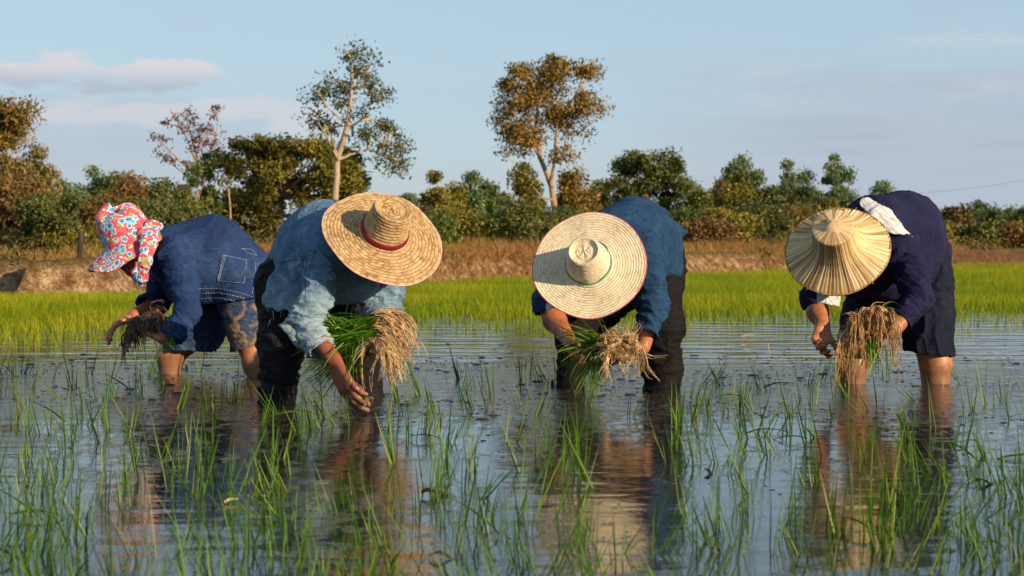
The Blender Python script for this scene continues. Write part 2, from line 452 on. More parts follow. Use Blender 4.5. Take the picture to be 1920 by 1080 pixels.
def leaf_cloud(centres, radii, n_per, size, r, squash=.75, droop=0.0):
    """leaf-sized quads scattered through small clumps; returns V, quads, tint"""
    c = np.repeat(np.asarray(centres, float), n_per, 0); rad = np.repeat(np.asarray(radii, float), n_per)
    n = len(c)
    d = r.normal(size=(n, 3)); d /= np.linalg.norm(d, axis=1)[:, None]
    q = r.uniform(0, 1, n) ** .45
    P = c + np.clip(r.normal(size=(n, 3)), -2.2, 2.2) * (rad * .62)[:, None] * (1, 1, squash)
    P[:, 2] -= droop * r.uniform(0, 1, n) * rad
    nrm = d * .7 + r.normal(size=(n, 3)) * .7; nrm /= np.linalg.norm(nrm, axis=1)[:, None] + 1e-9
    up = r.normal(size=(n, 3)); up[:, 2] -= droop * 2
    a = np.cross(nrm, up); a /= np.linalg.norm(a, axis=1)[:, None] + 1e-9
    b = np.cross(nrm, a)
    L = (size * r.uniform(.6, 1.35, n))[:, None]; Wd = L * r.uniform(.34, .55, n)[:, None]
    V = np.stack([P - b * L * .5, P + a * Wd * .5 - b * L * .05, P + b * L * .5, P - a * Wd * .5 + b * L * .05], 1).reshape(-1, 4, 3)
    clump = np.repeat(r.uniform(-.25, .25, len(centres)), n_per)
    tint = np.clip(.45 + clump + r.uniform(-.3, .3, n), 0, 1)
    F4 = np.arange(n * 4).reshape(-1, 4)
    return V.reshape(-1, 3), F4, np.repeat(tint, 4)

def limb(a, b, ra, rb, r, wig=.08, n=7, sag=0.0):
    a = np.asarray(a, float); b = np.asarray(b, float); t = np.linspace(0, 1, n)[:, None]
    L = np.linalg.norm(b - a)
    P = a + (b - a) * t
    w = np.cumsum(r.normal(size=(n, 3)), 0) * wig * L / n; w -= w[0]; w -= w[-1] * t
    P = P + w + np.array([0, 0, 1]) * (sag * L * 4 * t * (1 - t))
    return P, (ra + (rb - ra) * t[:, 0] ** .8)

def tree(name, label, Y, base, trunk, blobs, fol, bk='brown', size=.12, leaves=6000, trunk_r=.09, clump=.28, group=None, seed=1,
         cat='tree', limbs=True, droop=0.0, sub=4, fill=1.0, depth=1.0, extra_limbs=(), cl_n=None):
    """base=(px,py); trunk: pixel points up the stem; blobs: (px,py,rx,ry[,weight]) ellipses of crown in pixels at depth Y"""
    r = np.random.RandomState(seed); k = Y / F_PX
    b0 = PX(base[0], base[1], Y); b0[2] = float(ground_z([b0[0]], [Y])[0]) - .05
    root = empty(name, tuple(b0)); tag(root, label, cat, group)
    pts = [b0] + [PX(p[0], p[1], Y + r.uniform(-.15, .15)) for p in trunk]
    paths, rads = [], []
    for i in range(len(pts) - 1):
        f0 = 1 - .62 * i / max(1, len(pts) - 1); f1 = 1 - .62 * (i + 1) / max(1, len(pts) - 1)
        P, R = limb(pts[i], pts[i + 1], trunk_r * f0, trunk_r * f1, r, .05, 6); paths.append(P); rads.append(R)
    for (p0, p1, rad) in extra_limbs:
        P, R = limb(PX(*p0, Y), PX(p1[0], p1[1], Y + r.uniform(-.5, .5)), rad, rad * .35, r, .10, 8); paths.append(P); rads.append(R)
    cen, cr = [], []
    area = sum(bl[2] * bl[3] for bl in blobs)
    stem = np.concatenate(paths); 
    for bl in blobs:
        w = bl[4] if len(bl) > 4 else 1.0
        c = PX(bl[0], bl[1], Y + r.uniform(-.3, .3)); rx, ry = bl[2] * k, bl[3] * k; rz = max(rx, .3) * depth
        vol = rx * ry
        n = max(3, int((cl_n or 1.0) * w * 2.6 * vol / (clump * clump)))
        d = r.normal(size=(n, 3)); d /= np.linalg.norm(d, axis=1)[:, None]; q = r.uniform(.25, 1, n) ** (1 / 2.2)
        cc = c + d * q[:, None] * (rx, rz, ry)
        rr = clump * r.uniform(.55, 1.25, n)
        cen.append(cc); cr.append(rr)
        # one bough to the blob, twigs to its clumps
        if limbs:
            j = stem[np.argmin(np.linalg.norm(stem - c, axis=1) + np.where(stem[:, 2] > c[2], .8, 0))]
            P, R = limb(j, c, trunk_r * .42, trunk_r * .18, r, .10, 6, .02); paths.append(P); rads.append(R)
            for e in cc[r.permutation(n)[:min(n, sub * 3)]]:
                s0 = P[r.randint(2, len(P))]
                p2, r2 = limb(s0, e, trunk_r * .16, trunk_r * .05, r, .14, 5); paths.append(p2); rads.append(r2)
    cen = np.concatenate(cen); cr = np.concatenate(cr)
    npc = max(4, int(leaves * fill / len(cen)))
    V, Fq, tint = leaf_cloud(cen, cr, npc, size, r, droop=droop)
    cm = mesh_np('crown', V, Fq, False, {'tint': ('POINT', tint)})
    TV, TF, _ = tubes(paths, rads, 6)
    link('trunk', mesh_np('trunk', TV, TF), bark(bk), root)
    link('crown', cm, foliage(fol), root)
    return root
make_undergrowth()
def near_bank(px, off):
    Y = 20.0
    for _ in range(40): Y = .5 * Y + .5 * (float(bank_y((px - 960) * Y / F_PX)) + off)
    return Y
G = 'trees and bushes along the far side of the paddy'
# the two tall trees
tree('tall_tree', 'tall slender tree with pale trunk and airy dark leaves above the first straw hat', 31, (628, 470),
     [(628, 370), (632, 300), (652, 235), (660, 160), (658, 95)],
     [(648, 100, 22, 22, .5), (690, 130, 34, 36, 1.3), (700, 165, 30, 30, 1.2), (640, 150, 24, 30, .4), (625, 180, 34, 24, .55), (596, 170, 20, 18, .35), (655, 200, 26, 26, .6),
      (585, 222, 22, 16, .45), (610, 235, 20, 16, .3), (700, 225, 32, 24, .65), (735, 232, 22, 18, .5), (690, 250, 30, 16, .4), (725, 265, 26, 18, .55), (752, 272, 18, 14, .6), (722, 295, 26, 14, .6), (748, 305, 14, 16, .5)],
     'sparse', 'pale', .080, 4300, .082, .20, G, 3, droop=.3, sub=6, cl_n=.8,
     extra_limbs=[((632, 300), (690, 280), .034), ((690, 280), (745, 300), .018), ((652, 235), (612, 200), .026), ((652, 240), (695, 215), .03), ((660, 170), (690, 135), .026), ((632, 290), (612, 235), .026), ((636, 300), (595, 228), .022)])
tree('tall_tree', 'tall tree with a full rust and olive crown on a long forked bare trunk', 34, (1042, 470),
     [(1040, 390), (1034, 350), (1012, 295), (1004, 240), (1010, 190)],
     [(1010, 150, 55, 34, 1), (1060, 140, 45, 30, 1), (1098, 132, 26, 14, .7), (965, 190, 40, 40, 1), (1015, 195, 52, 40, 1.2), (1070, 190, 45, 36, 1), (1110, 195, 20, 22, .7),
      (945, 235, 26, 30, .8), (985, 240, 38, 26, 1), (1085, 230, 36, 26, .7), (960, 268, 34, 16, .5), (1010, 262, 22, 20, .4), (1050, 285, 24, 10, .25), (985, 130, 24, 14, .5), (1045, 118, 16, 10, .5)],
     'rust', 'warm', .085, 13000, .082, .22, G, 5, droop=.35, cl_n=1.0,
     extra_limbs=[((1040, 375), (1018, 372), .035), ((1034, 350), (1042, 290), .06), ((1042, 290), (1045, 230), .05), ((1045, 232), (1070, 200), .035), ((1020, 376), (1000, 350), .03), ((1012, 295), (985, 250), .03)])
# left side
tree('old_tree', 'broad yellow-brown tree whose boughs enter at the left edge high over the bank', 30, (-70, 500),
     [(-65, 380), (-50, 280), (-20, 220)], [(-25, 200, 45, 26), (20, 205, 32, 24, .9), (38, 240, 22, 14, .7), (10, 232, 22, 16, .6), (-30, 250, 40, 30), (5, 262, 14, 10, .4)],
     'rust', 'brown', .085, 6500, .12, .22, G, 7, droop=.3)
tree('bamboo', 'feathery straw-coloured bamboo clump rising at the left edge of the photo', 34, (40, 500),
     [(38, 400), (35, 330)], [(25, 300, 30, 34, 1), (60, 305, 22, 38, .9), (88, 335, 18, 34, .8), (20, 345, 40, 30, .9), (62, 350, 34, 28, .9)],
     'bamboo', 'warm', .10, 8000, .04, .17, G, 9, cat='bamboo', droop=1.2, sub=2)
tree('brown_tree', 'reddish brown spreading tree with thin trunk at far left above the bare soil bank', 26, (4, 505),
     [(5, 455), (10, 400)], [(0, 370, 50, 36), (45, 385, 36, 34), (-10, 415, 45, 28), (60, 425, 34, 26, .8), (25, 410, 40, 30)],
     'brown', 'pale', .085, 15000, .045, .17, G, 11)
for i, (px, top, w, kind, Y, lb) in enumerate([
    (125, 330, 26, 'blue', 48, 'bluish green feathery tree left of the pale green pair on the skyline'),
    (186, 312, 20, 'blue', 52, 'upright pale blue-green tree, left one of the close pair above the dark thicket'),
    (212, 316, 16, 'green', 51, 'upright pale green tree, right one of the close pair above the dark thicket'),
    (250, 326, 26, 'brown', 40, 'dark bushy tree with reddish tips just right of the pale green pair'),
    (300, 340, 26, 'dark', 42, 'dark ragged tree between the reddish tips and the nearly bare red tree'),
    (335, 352, 20, 'brown', 44, 'low dark tree directly left of the nearly bare red tree')]):
    tree('bushy_tree', lb, Y, (px, 470), [(px, top + 70), (px + 2, top + 25)],
         [(px, top + 22, w * .7, 22), (px - w * .4, top + 55, w * .8, 28), (px + w * .5, top + 60, w * .8, 30), (px, top + 95, w * 1.2, 34)],
         kind, 'brown', .12, 7000, .06, .26, G, 30 + i, droop=.3 if kind == 'blue' else 0)
for i, (px, top, w, hgt, kind, Y, lb) in enumerate([
    (95, 372, 46, 60, 'dark', 30, 'dark olive thicket right of the reddish brown tree on the left bank'),
    (165, 385, 52, 60, 'brown', 28, 'brownish olive thicket behind the fence post on the left bank'),
    (235, 380, 52, 60, 'dark', 29, 'dark thicket behind the pink flowered hat'),
    (300, 385, 46, 60, 'dark', 31, 'dark green thicket behind the shoulders of the embroidered jacket'),
    (130, 430, 70, 34, 'olive', 25, 'low olive scrub behind the fence post and above the pale bank'),
    (60, 440, 60, 30, 'brown', 24, 'low brown scrub above the pale bank at far left'),
    (250, 440, 70, 34, 'olive', 26, 'low olive scrub hidden mostly by the pink flowered hat')]):
    Y = near_bank(px, 2.6 + (i % 4) * .9)
    tree('thicket', lb, Y, (px, 480), [(px, top + hgt)],
         [(px - w * .5, top + hgt * .6, w * .6, hgt * .6), (px + w * .5, top + hgt * .55, w * .6, hgt * .6), (px, top + hgt * .4, w * .6, hgt * .45), (px, top + hgt, w, hgt * .5)],
         kind, 'brown', .0025 * Y, 16000, .03, .0072 * Y, G, 50 + i, cat='bush')
tree('red_tree', 'nearly bare tree with scattered red leaves beside the big olive tree', 36, (392, 470),
     [(392, 420), (385, 375), (375, 320), (362, 265), (350, 225)],
     [(335, 212, 34, 14, .8), (325, 235, 30, 16, .5), (290, 255, 30, 16, .5), (300, 290, 24, 12, .5), (350, 245, 34, 24, .7), (385, 250, 30, 28, .8), (405, 262, 24, 26, .8), (400, 210, 14, 10, .4), (345, 300, 26, 18, .4), (395, 300, 18, 18, .5), (375, 275, 20, 20, .4)],
     'red', 'warm', .08, 1400, .05, .16, G, 13, sub=6, cl_n=.8,
     extra_limbs=[((380, 350), (335, 300), .032), ((335, 300), (278, 245), .018), ((375, 320), (345, 250), .03), ((345, 250), (318, 205), .02), ((392, 390), (352, 330), .03), ((352, 330), (296, 285), .018), ((378, 335), (405, 255), .028), ((405, 255), (412, 205), .014), ((385, 375), (415, 320), .02)])
tree('creeper_tree', 'slim light green tree wrapped in creepers under the bare red branches', 33, (385, 480),
     [(384, 420), (372, 370)], [(365, 330, 12, 26, .9), (392, 320, 12, 30, 1), (350, 375, 18, 24), (395, 375, 20, 30), (372, 410, 34, 30), (345, 440, 26, 26), (405, 430, 22, 30)],
     'green', 'warm', .085, 9000, .04, .15, G, 15, droop=.8)
tree('dead_sapling', 'thin pale leafless sapling stem left of the big olive tree', 31, (433, 480),
     [(432, 400), (428, 345)], [(428, 335, 14, 12, .5)], 'sparse', 'pale', .08, 120, .028, .15, G, 16, cat='sapling')
tree('big_tree', 'big dense rounded olive and yellow tree behind the two left planters', 34, (520, 490),
     [(520, 430), (530, 370)],
     [(455, 300, 40, 34), (505, 285, 44, 30), (560, 285, 44, 28), (600, 300, 36, 30), (640, 330, 36, 34), (455, 350, 40, 40), (520, 335, 50, 40), (590, 350, 46, 40), (650, 370, 30, 34),
      (445, 400, 36, 40), (500, 400, 44, 40), (570, 405, 46, 36), (630, 410, 40, 34), (470, 450, 44, 34), (540, 455, 50, 34), (610, 450, 50, 34)],
     'olive', 'brown', .11, 34000, .15, .25, G, 17, cl_n=.8)
tree('shaded_tree', 'dark rounded tree leaning out behind the right flank of the big olive one', 37, (670, 480), [(665, 420), (655, 360)],
     [(630, 300, 30, 26), (655, 330, 26, 30), (668, 370, 24, 30), (680, 410, 30, 34), (690, 440, 34, 30)], 'dark', 'brown', .12, 9000, .09, .26, G, 18)
# middle
for i, (px, top, w, kind, Y, dr, lb) in enumerate([
    (708, 372, 26, 'olive', 45, 0, 'low olive tree showing above the brim of the red-banded hat'),
    (765, 362, 22, 'blue', 50, .3, 'small blue-green tree directly right of the red-banded hat'),
    (822, 330, 30, 'yellow', 40, .2, 'conical yellow-green tree in the gap between the two tall trees'),
    (850, 345, 20, 'olive', 43, .2, 'narrow olive tree tucked behind the conical yellow-green one'),
    (883, 328, 24, 'blue', 44, .3, 'feathery blue-green tree midway between the two tall trees'),
    (912, 348, 20, 'green', 46, .2, 'narrow green tree right of the feathery blue-green one'),
    (948, 382, 26, 'green', 36, .1, 'bright green bushy tree left of the woven hat with green cord'),
    (945, 342, 20, 'brown', 52, 0, 'greyish brown tree top left of the tall rust-crowned one'),
    (985, 312, 36, 'olive', 40, .1, 'olive tree directly behind the forked trunk, left of it'),
    (1078, 322, 36, 'rust', 40, .1, 'rust-tinged olive tree immediately right of the forked trunk'),
    (1125, 335, 24, 'green', 46, .2, 'fresh green tree between the forked trunk and the dark oak-like one'),
    (1310, 365, 24, 'green', 44, .1, 'green tree right of the dark rounded oak-like crown'),
    (1300, 340, 10, 'blue', 56, .4, 'thin pale spire of a tree just right of the dark oak-like crown'),
    (1345, 335, 28, 'brown', 48, 0, 'greyish brown tree left of the pale eucalyptus group'),
    (1440, 350, 30, 'dark', 42, 0, 'dark tree below and between the two eucalyptus groups'),
    (1390, 330, 36, 'olive', 42, .1, 'dense olive tree at the foot of the pale eucalyptus group'),
    (1500, 355, 30, 'dark', 43, 0, 'dark tree above the crown of the palm-leaf hat'),
    (1548, 365, 26, 'olive', 45, 0, 'olive tree right above the apex of the palm-leaf hat')]):
    hgt = 455 - top
    tree('bushy_tree', lb, Y, (px, 470), [(px, top + hgt * .6), (px + 2, top + 20)],
         [(px, top + hgt * .16, w * .42, hgt * .18), (px - w * .35, top + hgt * .42, w * .6, hgt * .24), (px + w * .35, top + hgt * .46, w * .62, hgt * .24), (px, top + hgt * .74, w * .95, hgt * .3)],
         kind, 'brown', .11, 8500, .05, .22, G, 80 + i, droop=dr)
tree('oak_like_tree', 'dark green tree with rounded layered crown above the blue jacket', 44, (1215, 470),
     [(1215, 400), (1208, 350), (1212, 315)],
     [(1205, 300, 34, 18), (1175, 318, 28, 16), (1245, 312, 30, 20), (1268, 330, 20, 16), (1165, 345, 22, 18), (1205, 335, 34, 20), (1250, 352, 36, 20), (1185, 375, 36, 20), (1235, 385, 40, 24), (1280, 350, 12, 10, .5)],
     'dark', 'brown', .12, 11000, .12, .24, G, 19)
for i, (px, top, w, lb) in enumerate([(1372, 305, 16, 'pale feathery eucalyptus, left stem of the group over the thicket'), (1395, 298, 14, 'tallest stem of the pale eucalyptus group over the thicket'),
    (1420, 312, 14, 'pale eucalyptus leaning right out of the group over the thicket'), (1478, 306, 18, 'eucalyptus with two round tufts left of the palm-leaf hat crown line'), (1515, 318, 20, 'eucalyptus in the middle of the right group with broad soft crown'),
    (1562, 295, 13, 'tallest slender eucalyptus of the right group with gaps in its crown'), (1588, 320, 12, 'outermost slender eucalyptus at the right end of its group')]):
    tree('eucalyptus', lb, 50, (px, 470), [(px, top + 80), (px + 3, top + 15)],
         [(px, top + 12, w * .7, 15), (px - w * .4, top + 40, w * .8, 16, .8), (px + w * .5, top + 50, w * .8, 18, .8), (px, top + 75, w, 16, .7)],
         'blue', 'pale', .12, 2600, .04, .2, G, 120 + i, droop=.9)
for i, (px, top, w, hgt, kind, Y, lb) in enumerate([
    (715, 400, 40, 60, 'olive', 33, 'olive bush hidden mostly behind the red-banded straw hat'),
    (800, 405, 44, 60, 'green', 31, 'mid green bush right of the red-banded straw hat'),
    (870, 405, 50, 60, 'olive', 33, 'shaded olive bush halfway between the two straw hats'),
    (925, 395, 40, 64, 'green', 31, 'fresh green bush just left of the woven hat with green cord'),
    (985, 392, 40, 64, 'dark', 32, 'dark drooping bush at the upper left rim of the woven hat'),
    (1075, 395, 60, 50, 'green', 36, 'weeping green bush right behind the foot of the forked trunk'),
    (1150, 400, 50, 50, 'dark', 36, 'dark bush behind the raised back in the blue jacket'),
    (1300, 400, 40, 54, 'green', 36, 'green bush right beside the tail of the blue jacket'),
    (1360, 395, 44, 54, 'olive', 38, 'olive brown bush above the orange dry grass right of the blue jacket'),
    (1425, 398, 36, 50, 'dark', 35, 'rounded dark green bush standing by itself in the dry grass left of the palm-leaf hat'),
    (1480, 395, 40, 54, 'brown', 39, 'brownish bush touching the left rim of the palm-leaf hat'),
    (1560, 400, 60, 50, 'olive', 40, 'olive bush hidden mostly behind the palm-leaf hat'),
    (1320, 425, 34, 30, 'brown', 34, 'small tawny scrub low in the dry grass right of the black trousers')]):
    Y = near_bank(px, 3.2 + (i % 4) * 1.0)
    tree('thicket', lb, Y, (px, 475), [(px, top + hgt)],
         [(px - w * .5, top + hgt * .6, w * .6, hgt * .6), (px + w * .5, top + hgt * .55, w * .6, hgt * .6), (px, top + hgt * .4, w * .6, hgt * .45), (px, top + hgt, w, hgt * .45)],
         kind, 'brown', .0025 * Y, 15000, .03, .0070 * Y, G, 150 + i, cat='bush', droop=.4 if kind == 'green' else 0)
# far right, distant
tree('distant_tree', 'small round distant tree peeking over the navy back', 75, (1648, 460), [(1648, 400), (1648, 365)],
     [(1648, 356, 22, 10), (1640, 372, 14, 12), (1662, 370, 12, 12)], 'blue', 'brown', .18, 2500, .08, .3, G, 21)
for i, (px, top, w, kind, Y, lb) in enumerate([
    (1700, 392, 34, 'green', 60, 'low distant green tree mostly behind the navy back'),
    (1745, 382, 24, 'blue', 62, 'distant pale tree just right of the navy back'),
    (1790, 374, 34, 'brown', 52, 'distant brown-green round tree, largest right of the navy back'),
    (1835, 378, 30, 'blue', 66, 'distant bluish tree second from the brown-green round one'),
    (1865, 388, 28, 'green', 60, 'distant green tree among the far right row'),
    (1900, 384, 26, 'blue', 66, 'distant bluish tree at the right edge of the photo'),
    (1935, 390, 26, 'dark', 60, 'distant dark tree cut by the right edge of the photo'),
    (1760, 425, 44, 'olive', 48, 'low olive scrub on the dark earth bank right of the navy shirt'),
    (1830, 428, 44, 'dark', 48, 'low dark scrub in the middle of the dark earth bank'),
    (1900, 425, 44, 'brown', 48, 'low brown scrub on the dark earth bank at the right edge')]):
    hgt = 460 - top
    tree('distant_tree', lb, Y, (px, 462), [(px, top + hgt * .5)],
         [(px, top + hgt * .25, w * .5, hgt * .24), (px - w * .4, top + hgt * .5, w * .6, hgt * .3), (px + w * .4, top + hgt * .5, w * .6, hgt * .3), (px, top + hgt * .8, w, hgt * .3)],
         kind, 'brown', .14, 5200, .06, .28, G, 170 + i, droop=.2)

# a dark weathered post on the bund
def make_post():
    Y = 17.4; b = PX(150, 492, Y); root_z = float(ground_z([b[0]], [Y])[0]) - .1
    P = np.array([[b[0], Y, root_z], [b[0] + .004, Y, root_z + .12], [b[0] + .008, Y, root_z + .25], [b[0] + .012, Y, root_z + .36], [b[0] + .012, Y, root_z + .375]])
    V, Fq, _ = tubes([P], [np.array([.036, .034, .033, .031, .012])], 7)
    V += .004 * np.stack([perlin(V * 30), perlin(V * 31 + 5), V[:, 0] * 0], 1)
    m = Mat('weathered_wood', (.05, .04, .035), .9, .1); a = m.noise(m.mapped(m.geo(), (60, 60, 6)), 1, 4); m.color(m.ramp(a, [(.3, (.02, .016, .014)), (.7, (.10, .08, .065))]))
    tag(link('fence_post', mesh_np('fence_post', V, Fq), m.m), 'short dark weathered post on the bank left of the pink flowered hat', 'post')
make_post()
def make_line():
    a, b = PX(1560, 365, 95), PX(2060, 309, 80)
    m = Mat('grey_cable', (.30, .30, .33), .6); wood = Mat('pole_wood', (.16, .12, .09), .9)
    t = np.linspace(0, 1, 24)[:, None]; P = a + (b - a) * t; P[:, 2] -= .5 * 4 * (t * (1 - t))[:, 0]
    V, Fq, _ = tubes([P], [np.full(24, .008)], 5)
    tag(link('power_line', mesh_np('power_line', V, Fq), m.m), 'thin grey wire crossing the sky at right over the distant trees', 'wire')
    for q in (b,):
        Z0 = float(ground_z([q[0]], [q[1]])[0]) - .3
        V, Fq, _ = tubes([np.array([[q[0], q[1], Z0], [q[0], q[1], q[2] + .2]])], [np.array([.12, .09])], 8)
        tag(link('utility_pole', mesh_np('utility_pole', V, Fq), wood.m), 'wooden utility pole carrying the thin wire beyond the right edge', 'pole')
make_line()
# ------------------------------------------------------------------ figures: signed distance fields meshed with surface nets
class Field:
    def __init__(s, lo, hi, h):
        s.lo = np.array(lo, float); s.h = h
        s.n = np.ceil((np.array(hi) - s.lo) / h).astype(int) + 1
        s.d = np.full(s.n, .5, np.float32)
        s.ax = [s.lo[i] + h * np.arange(s.n[i]) for i in range(3)]
    def win(s, lo, hi):
        a = np.clip(np.floor((np.array(lo) - s.lo) / s.h).astype(int), 0, s.n); b = np.clip(np.ceil((np.array(hi) - s.lo) / s.h).astype(int) + 1, 0, s.n)
        sl_ = tuple(slice(int(x), int(y)) for x, y in zip(a, b))
        if any(q.stop <= q.start for q in sl_): return None, None
        g = np.meshgrid(*[s.ax[i][sl_[i]] for i in range(3)], indexing='ij', sparse=True)
        return sl_, [q.astype(np.float32) for q in g]
    def _join(s, sl_, e, k):
        d = s.d[sl_]
        if k > 0:
            hh = np.clip(.5 + .5 * (d - e) / k, 0, 1)
            s.d[sl_] = d * (1 - hh) + e * hh - k * hh * (1 - hh)
        else: s.d[sl_] = np.minimum(d, e)
    def cone(s, a, b, ra, rb, k=.02, flat=None, ff=1.0):
        """round cone from a to b; flat: an axis along which the section is ff times as thick"""
        a = np.asarray(a, float); b = np.asarray(b, float); R = max(ra, rb) * max(1, ff) + max(k, 0) * 1.2 + 4 * s.h
        sl_, g = s.win(np.minimum(a, b) - R, np.maximum(a, b) + R)
        if sl_ is None: return
        ba = b - a; L2 = float(ba @ ba) + 1e-12
        p = [g[i] - np.float32(a[i]) for i in range(3)]
        t = np.clip((p[0] * ba[0] + p[1] * ba[1] + p[2] * ba[2]) / L2, 0, 1)
        q = [p[i] - t * np.float32(ba[i]) for i in range(3)]
        d2 = q[0] ** 2 + q[1] ** 2 + q[2] ** 2
        if flat is not None:
            f = np.asarray(flat, float); f = f / np.linalg.norm(f)
            c = q[0] * f[0] + q[1] * f[1] + q[2] * f[2]
            d2 = np.maximum(d2 + c * c * (1 / ff ** 2 - 1), 0)
        e = np.sqrt(d2) - (ra + (rb - ra) * t)
        if ff < 1: e = e * (.5 + .5 * ff)
        s._join(sl_, e.astype(np.float32), k)
    def chain(s, pts, rad, k=.02, **kw):
        for i in range(len(pts) - 1): s.cone(pts[i], pts[i + 1], rad[i], rad[i + 1], k, **kw)
    def ell(s, c, r, axes, k=.02):
        c = np.asarray(c, float); R = max(r) + max(k, 0) * 1.2 + 4 * s.h
        sl_, g = s.win(c - R, c + R)
        if sl_ is None: return
        p = [g[i] - np.float32(c[i]) for i in range(3)]
        k0 = 0; k1 = 0
        for i in range(3):
            u = (p[0] * axes[i][0] + p[1] * axes[i][1] + p[2] * axes[i][2]) / r[i]
            k0 = k0 + u * u; k1 = k1 + (u / r[i]) ** 2
        k0 = np.sqrt(k0); k1 = np.sqrt(k1) + 1e-6
        s._join(sl_, (k0 * (k0 - 1) / k1).astype(np.float32), k)
    def plane_cut(s, p, nrm, centre=None, R=None, soft=0.0):
        """remove what lies beyond the plane, within R of centre"""
        nrm = np.asarray(nrm, float); nrm = nrm / np.linalg.norm(nrm)
        c = np.asarray(p if centre is None else centre, float)
        if R is None: sl_, g = s.win(s.lo, s.lo + s.n * s.h)
        else: sl_, g = s.win(c - R, c + R)
        if sl_ is None: return
        e = sum((g[i] - np.float32(p[i])) * np.float32(nrm[i]) for i in range(3))
        if R is not None:
            dist = np.sqrt(sum((g[i] - np.float32(c[i])) ** 2 for i in range(3)))
            e = np.where(dist < R, e, -1)
        s.d[sl_] = np.maximum(s.d[sl_], e)
    def mesh(s, name, smooth=2, fold=None):
        d = s.d; d[0] = d[-1] = .5; d[:, 0] = d[:, -1] = .5; d[:, :, 0] = d[:, :, -1] = .5
        ins = d < 0
        cnt = np.zeros(np.array(d.shape) - 1, np.int8)
        for a in (0, 1):
            for b in (0, 1):
                for c in (0, 1): cnt += ins[a:d.shape[0] - 1 + a, b:d.shape[1] - 1 + b, c:d.shape[2] - 1 + c]
        act = (cnt > 0) & (cnt < 8); I = np.argwhere(act)
        idx = np.full(act.shape, -1, np.int32); idx[act] = np.arange(len(I))
        cor = {(a, b, c): d[I[:, 0] + a, I[:, 1] + b, I[:, 2] + c] for a in (0, 1) for b in (0, 1) for c in (0, 1)}
        S = np.zeros((len(I), 3)); N = np.zeros(len(I))
        for ax in range(3):
            for u in (0, 1):
                for v in (0, 1):
                    k0 = [u, v]; k0.insert(ax, 0); k1 = [u, v]; k1.insert(ax, 1)
                    A, B = cor[tuple(k0)], cor[tuple(k1)]; m = (A < 0) != (B < 0)
                    t = np.where(m, A / np.where(m, A - B, 1), 0)
                    pt = np.tile(np.array(k0, float), (len(I), 1)); pt[:, ax] = t
                    S += pt * m[:, None]; N += m
        V = s.lo + s.h * (I + S / N[:, None])
        Q = []
        for ax in range(3):
            u, v = (ax + 1) % 3, (ax + 2) % 3
            sa = [slice(None)] * 3; sb = [slice(None)] * 3; sa[ax] = slice(0, -1); sb[ax] = slice(1, None)
            A = ins[tuple(sa)]; B = ins[tuple(sb)]; E = np.argwhere(A != B)
            E = E[(E[:, u] > 0) & (E[:, v] > 0) & (E[:, u] < act.shape[u]) & (E[:, v] < act.shape[v])]
            flip = A[E[:, 0], E[:, 1], E[:, 2]]
            def at(du, dv):
                q = E.copy(); q[:, u] -= du; q[:, v] -= dv; return idx[q[:, 0], q[:, 1], q[:, 2]]
            f = np.stack([at(0, 0), at(1, 0), at(1, 1), at(0, 1)], 1)
            f[~flip] = f[~flip][:, ::-1]; Q.append(f)
        Q = np.concatenate(Q); Q = Q[(Q >= 0).all(1)]
        ed = np.concatenate([Q[:, [0, 1]], Q[:, [1, 2]], Q[:, [2, 3]], Q[:, [3, 0]]])
        deg = np.bincount(ed.ravel(), minlength=len(V)).astype(float) + 1e-9
        for _ in range(smooth):
            nb = np.stack([np.bincount(ed[:, 0], V[ed[:, 1], c], len(V)) + np.bincount(ed[:, 1], V[ed[:, 0], c], len(V)) for c in range(3)], 1)
            V = V * .4 + .6 * nb / deg[:, None]
        if fold is not None: V = fold(V, vnormals(V, Q))
        return mesh_np(name, V, Q)

def vnormals(V, Q):
    n = np.cross(V[Q[:, 2]] - V[Q[:, 0]], V[Q[:, 3]] - V[Q[:, 1]])
    N = np.stack([sum(np.bincount(Q[:, j], n[:, c], len(V)) for j in range(4)) for c in range(3)], 1)
    return N / (np.linalg.norm(N, axis=1)[:, None] + 1e-12)

def folder(bones, seed=0, fine=.0012):
    """cloth folds: creases run across each bone (a, b, along-frequency, around-frequency, amplitude)"""
    def f(V, N):
        W, H, D = 0, 0, 0
        for i, (a, b, f1, f2, amp) in enumerate(bones):
            a = np.asarray(a, float); b = np.asarray(b, float); L = np.linalg.norm(b - a); ax = (b - a) / L
            p = V - a; t = p @ ax; tc = np.clip(t, 0, L)
            dist = np.linalg.norm(p - tc[:, None] * ax, axis=1)
            w = 1 / (dist + .02) ** 5
            rad = p - t[:, None] * ax
            q = ax * (t * f1)[:, None] + rad * f2
            warp = perlin(V * 5 + seed) * .9
            q = q + ax * warp[:, None] + 7.3 * i + seed
            n1 = perlin(q); n2 = perlin(q * 2.1 + 3)
            r = np.exp(-np.abs(n1) * 6.5) * .95 + np.exp(-np.abs(n2) * 5.5) * .40 + .35 * n1 - .45
            gate = .35 + .65 * np.clip(perlin(V * 4.3 + 50 + seed) + .55, 0, 1)
            W = W + w; H = H + w * r * amp * gate * 1.7; D = D + w[:, None] * rad
        D = D / (np.linalg.norm(D, axis=1)[:, None] + 1e-9)
        return V + D * (H / W + perlin(V * 60) * fine)[:, None]
    return f

def unit(v): v = np.asarray(v, float); return v / (np.linalg.norm(v) + 1e-12)
def orth(v, n): v = np.asarray(v, float); return unit(v - n * (v @ n))

